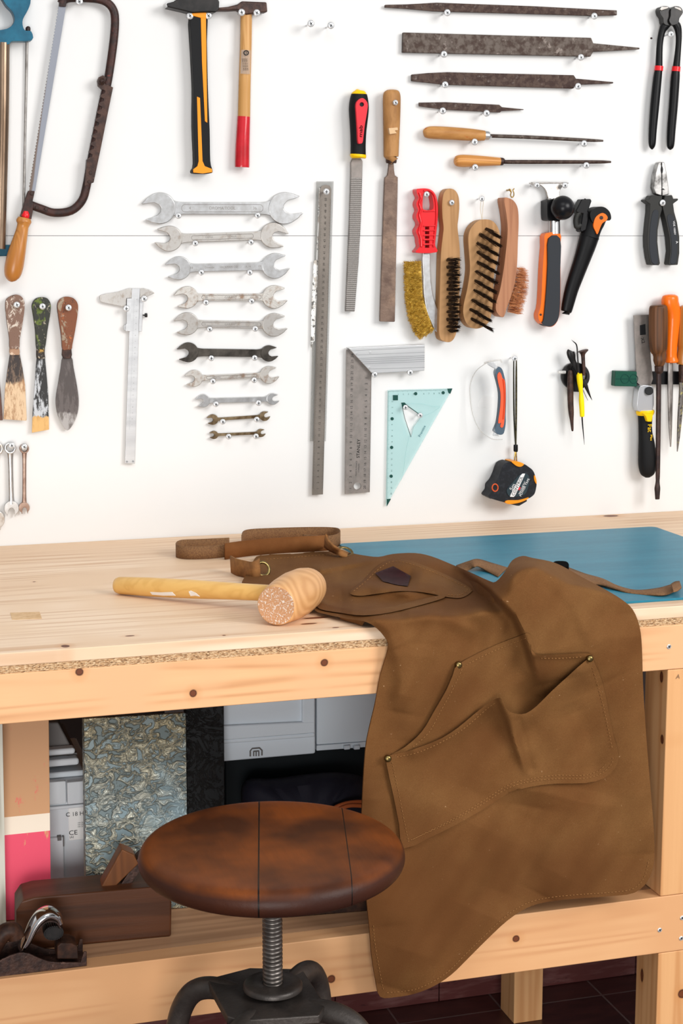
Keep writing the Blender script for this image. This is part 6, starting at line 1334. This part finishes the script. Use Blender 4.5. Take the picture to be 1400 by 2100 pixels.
hc = F+ax_*Lh*.5+Vector((0, 0, .001)); he = ZP(236, 1200, TOP+.0125)
pts = []; rad = []
for t, w in ((0, .4), (.01, .85), (.03, 1.0), (.2, 1.08), (.45, 1.05), (.7, .92), (.88, .88), (1, .9)):
    pts.append(he+(hc-he)*t); rad.append((.0118*w, .0125*w))
part(MB().tube(pts, rad, 24, (0, 0, 1)), 'handle', wood('mallet_handle_wood', 'E8B96C', 'D09A4C', 0, .9, .4, 6, .6, coat=.2), ml, smooth=True)
def onhandle(px, py):   # point on the camera side of the handle
    p = ray(px, py); A = he; u = (hc-he).normalized(); w0_ = C0-A; d = p.normalized(); a = d-u*d.dot(u); b = w0_-u*w0_.dot(u); rr_ = .0129; qa = a.dot(a); qb = 2*a.dot(b); qc = b.dot(b)-rr_*rr_; disc = max(0, qb*qb-4*qa*qc); return C0+d*((-qb-math.sqrt(disc))/(2*qa))
def hpatch(poly, mat, name):
    v = [onhandle(*p) for p in poly]; return part(MB().add(v, [tuple(range(len(v)))]), name, mat, ml, solid=.0006)
hpatch([(308, 1214), (330, 1215), (353, 1214), (360, 1221), (335, 1221), (312, 1219)], M['white'], 'paper_label'); hpatch([(387, 1213), (391, 1211), (402, 1216), (410, 1223), (400, 1221), (391, 1222)], simple('white_chip', 'F2EEE8', .7), 'paint_chip')
# ================================================================ screw stool
ys = YF-.205; Cs = YP(557, 1723, ys); Rs = .5*(YP(824, 1736, ys)-YP(289, 1736, ys)).length*.985; ztop = Cs.z
print('STOOL', Cs, Rs)
st = thing('screw_stool', (Cs.x, Cs.y, 0), 'round dark wooden stool seat on a threaded iron screw in front of the bench', 'stool')
def lathe(mb, prof, n=72, c=None):
    c = c or Vector((Cs.x, Cs.y, 0)); o = len(mb.v)
    for (r_, zz) in prof:
        for k in range(n): a = 2*math.pi*k/n; mb.v.append(c+Vector((r_*math.cos(a), r_*math.sin(a), zz)))
    for i in range(len(prof)-1):
        for k in range(n): mb.f.append((o+i*n+k, o+i*n+(k+1) % n, o+(i+1)*n+(k+1) % n, o+(i+1)*n+k)); mb.mi.append(mb.cur)
    return mb
s = NT('dark_stool_wood'); sp = s.n('SeparateXYZ'); s.l(s.tc.outputs['Object'], sp.inputs[0])
rx = math.cos(-.245); ry = math.sin(-.245)   # plank seams run away from the viewer
u = s.math('ADD', s.math('MULTIPLY', sp.outputs[0], rx), s.math('MULTIPLY', sp.outputs[1], ry))
nA = s.noise(s.map((1, .25, 1), rot=(0, 0, -.245)), 22, 5, .6); nB = s.noise(s.map((1, 1, 1), (3, 3, 3)), 9, 3, .5); nC = s.noise(s.map((6, .5, 6), rot=(0, 0, -.245)), 30, 4, .6)
cw = s.mix(s.ramp(nB, [(.4, (0, 0, 0, 1)), (.64, (1, 1, 1, 1))]), lin('7E4014'), lin('3C1C0B')); cw = s.mix(s.math('MULTIPLY', nC, .5), cw, lin('3E2010'))
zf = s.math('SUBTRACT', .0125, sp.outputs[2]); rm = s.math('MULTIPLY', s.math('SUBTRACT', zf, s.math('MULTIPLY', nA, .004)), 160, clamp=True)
# blend to a darker brown below the seat top, over the rounded rim
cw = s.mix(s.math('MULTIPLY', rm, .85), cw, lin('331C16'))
for uu in (-.015, .087):
    ds = s.math('ABSOLUTE', s.math('SUBTRACT', u, uu)); ln = s.math('LESS_THAN', ds, .0009 if uu < 0 else .0006); cw = s.mix(ln, cw, lin('120A06'))
s.l(cw, s.b.inputs['Base Color']); s.b.inputs['Roughness'].default_value = .45; s.b.inputs['Specular IOR Level'].default_value = .2; s.b.inputs['Coat Roughness'].default_value = .3; s.bump(s.math('ADD', nC, nB), .0006, .5); M['seat'] = s.m
mb = MB(); th_ = .036
prof = [(0, ztop), (.3*Rs, ztop), (.7*Rs, ztop), (.86*Rs, ztop-.0008)]
for i in range(1, 13):
    a = math.pi*.5*i/12; prof.append((Rs-.018+.018*math.sin(a), ztop-.0015-.018+.018*math.cos(a)))
for i in range(1, 10):
    a = math.pi*.5*i/9; prof.append((Rs-.022+.022*math.cos(a), ztop-.0195-.017*math.sin(a)))
prof += [(.5*Rs, ztop-.037), (0, ztop-.037)]
seat = part(lathe(mb, prof, 128), 'seat', M['seat'], st, smooth=True, origin=None)
iron = simple('dark_grey_iron', '4A4440', .42, .5, '36312E', 20, .4, .65, bump=.0004, bsc=200, c3='574E48', sc3=10, lo3=.55, hi3=.7)
pzc = YP(548, 2035, ys); zp = pzc.z; zpt = zp+.006
mb = MB(); N = 36; turns = int((ztop-.037-(zp-.05))/.0052); rsc = .5*(YP(568, 1950, ys)-YP(528, 1950, ys)).length
prof = []
zz = ztop-.04
while zz > zp-.06:
    prof += [(rsc*.90, zz), (rsc, zz-.0011), (rsc, zz-.0029), (rsc*.90, zz-.0040), (rsc*.9, zz-.0052)]; zz -= .0052
part(lathe(mb, prof, 32), 'threaded_screw', simple('worn_screw_iron', '77716C', .38, .8, '5A544F', 60), st, smooth=True)
mb = MB(); part(lathe(mb, [(0, ztop-.0375), (.03, ztop-.0375), (.03, ztop-.0415), (0, ztop-.0415)], 40), 'seat_washer', iron, st, smooth=True)
# collar disc and square plate
rc = .5*(YP(604, 2030, ys)-YP(486, 2030, ys)).length
mb = MB(); part(lathe(mb, [(rsc*1.02, zpt+.006), (rc*.5, zpt+.0075), (rc-.003, zpt+.006), (rc, zpt+.003), (rc, zpt-.001), (rsc, zpt-.001)], 56), 'collar_disc', iron, st, smooth=True)
hp_ = [ZP(x, y, zp) for x, y in ((439, 2003), (512, 1984), (610, 1986), (622, 1990), (668, 2060), (655, 2082), (497, 2092), (466, 2084), (425, 2010))]
mb = MB(); mb.prism([(p.x, p.y) for p in hp_], lambda x, y: Vector((x, y, zp)), lambda x, y: Vector((x, y, zp-.011))); part(mb, 'top_plate', iron, st, bevel=.002)
mb = MB(); part(lathe(mb, [(rsc*1.1, zp-.01), (.022, zp-.011), (.022, zp-.07), (rsc*1.1, zp-.07)], 32), 'screw_nut', iron, st, smooth=True)
legs = []
cz = Vector((Cs.x, Cs.y, 0))
def leg(px, py, rr_=.0105):
    pass
# four bent tube legs in line with the plate corners
cen = sum(hp_, Vector())/len(hp_); a_l = (ZP(425, 2006, zp)-cen); base_ang = math.atan2(a_l.y, a_l.x)
tubeR = .0135
for i in range(4):
    an = base_ang+i*math.pi/2+(0 if i % 2 == 0 else 0); d = Vector((math.cos(an), math.sin(an), 0))
    prof_ = [(.030, -.020), (.055, -.012), (.085, -.012), (.108, -.022), (.124, -.045), (.134, -.08), (.145, -.14), (.165, -.24), (.19, -.34), (.215, -zp+.012)]
    P = cr([Vector((Cs.x, Cs.y, zp))+d*a*1.0+Vector((0, 0, b)) for a, b in prof_], 6)
    part(MB().tube([p for p in P], (tubeR, tubeR), 20, (-d.y, d.x, 0)), 'leg', iron, st, smooth=True)
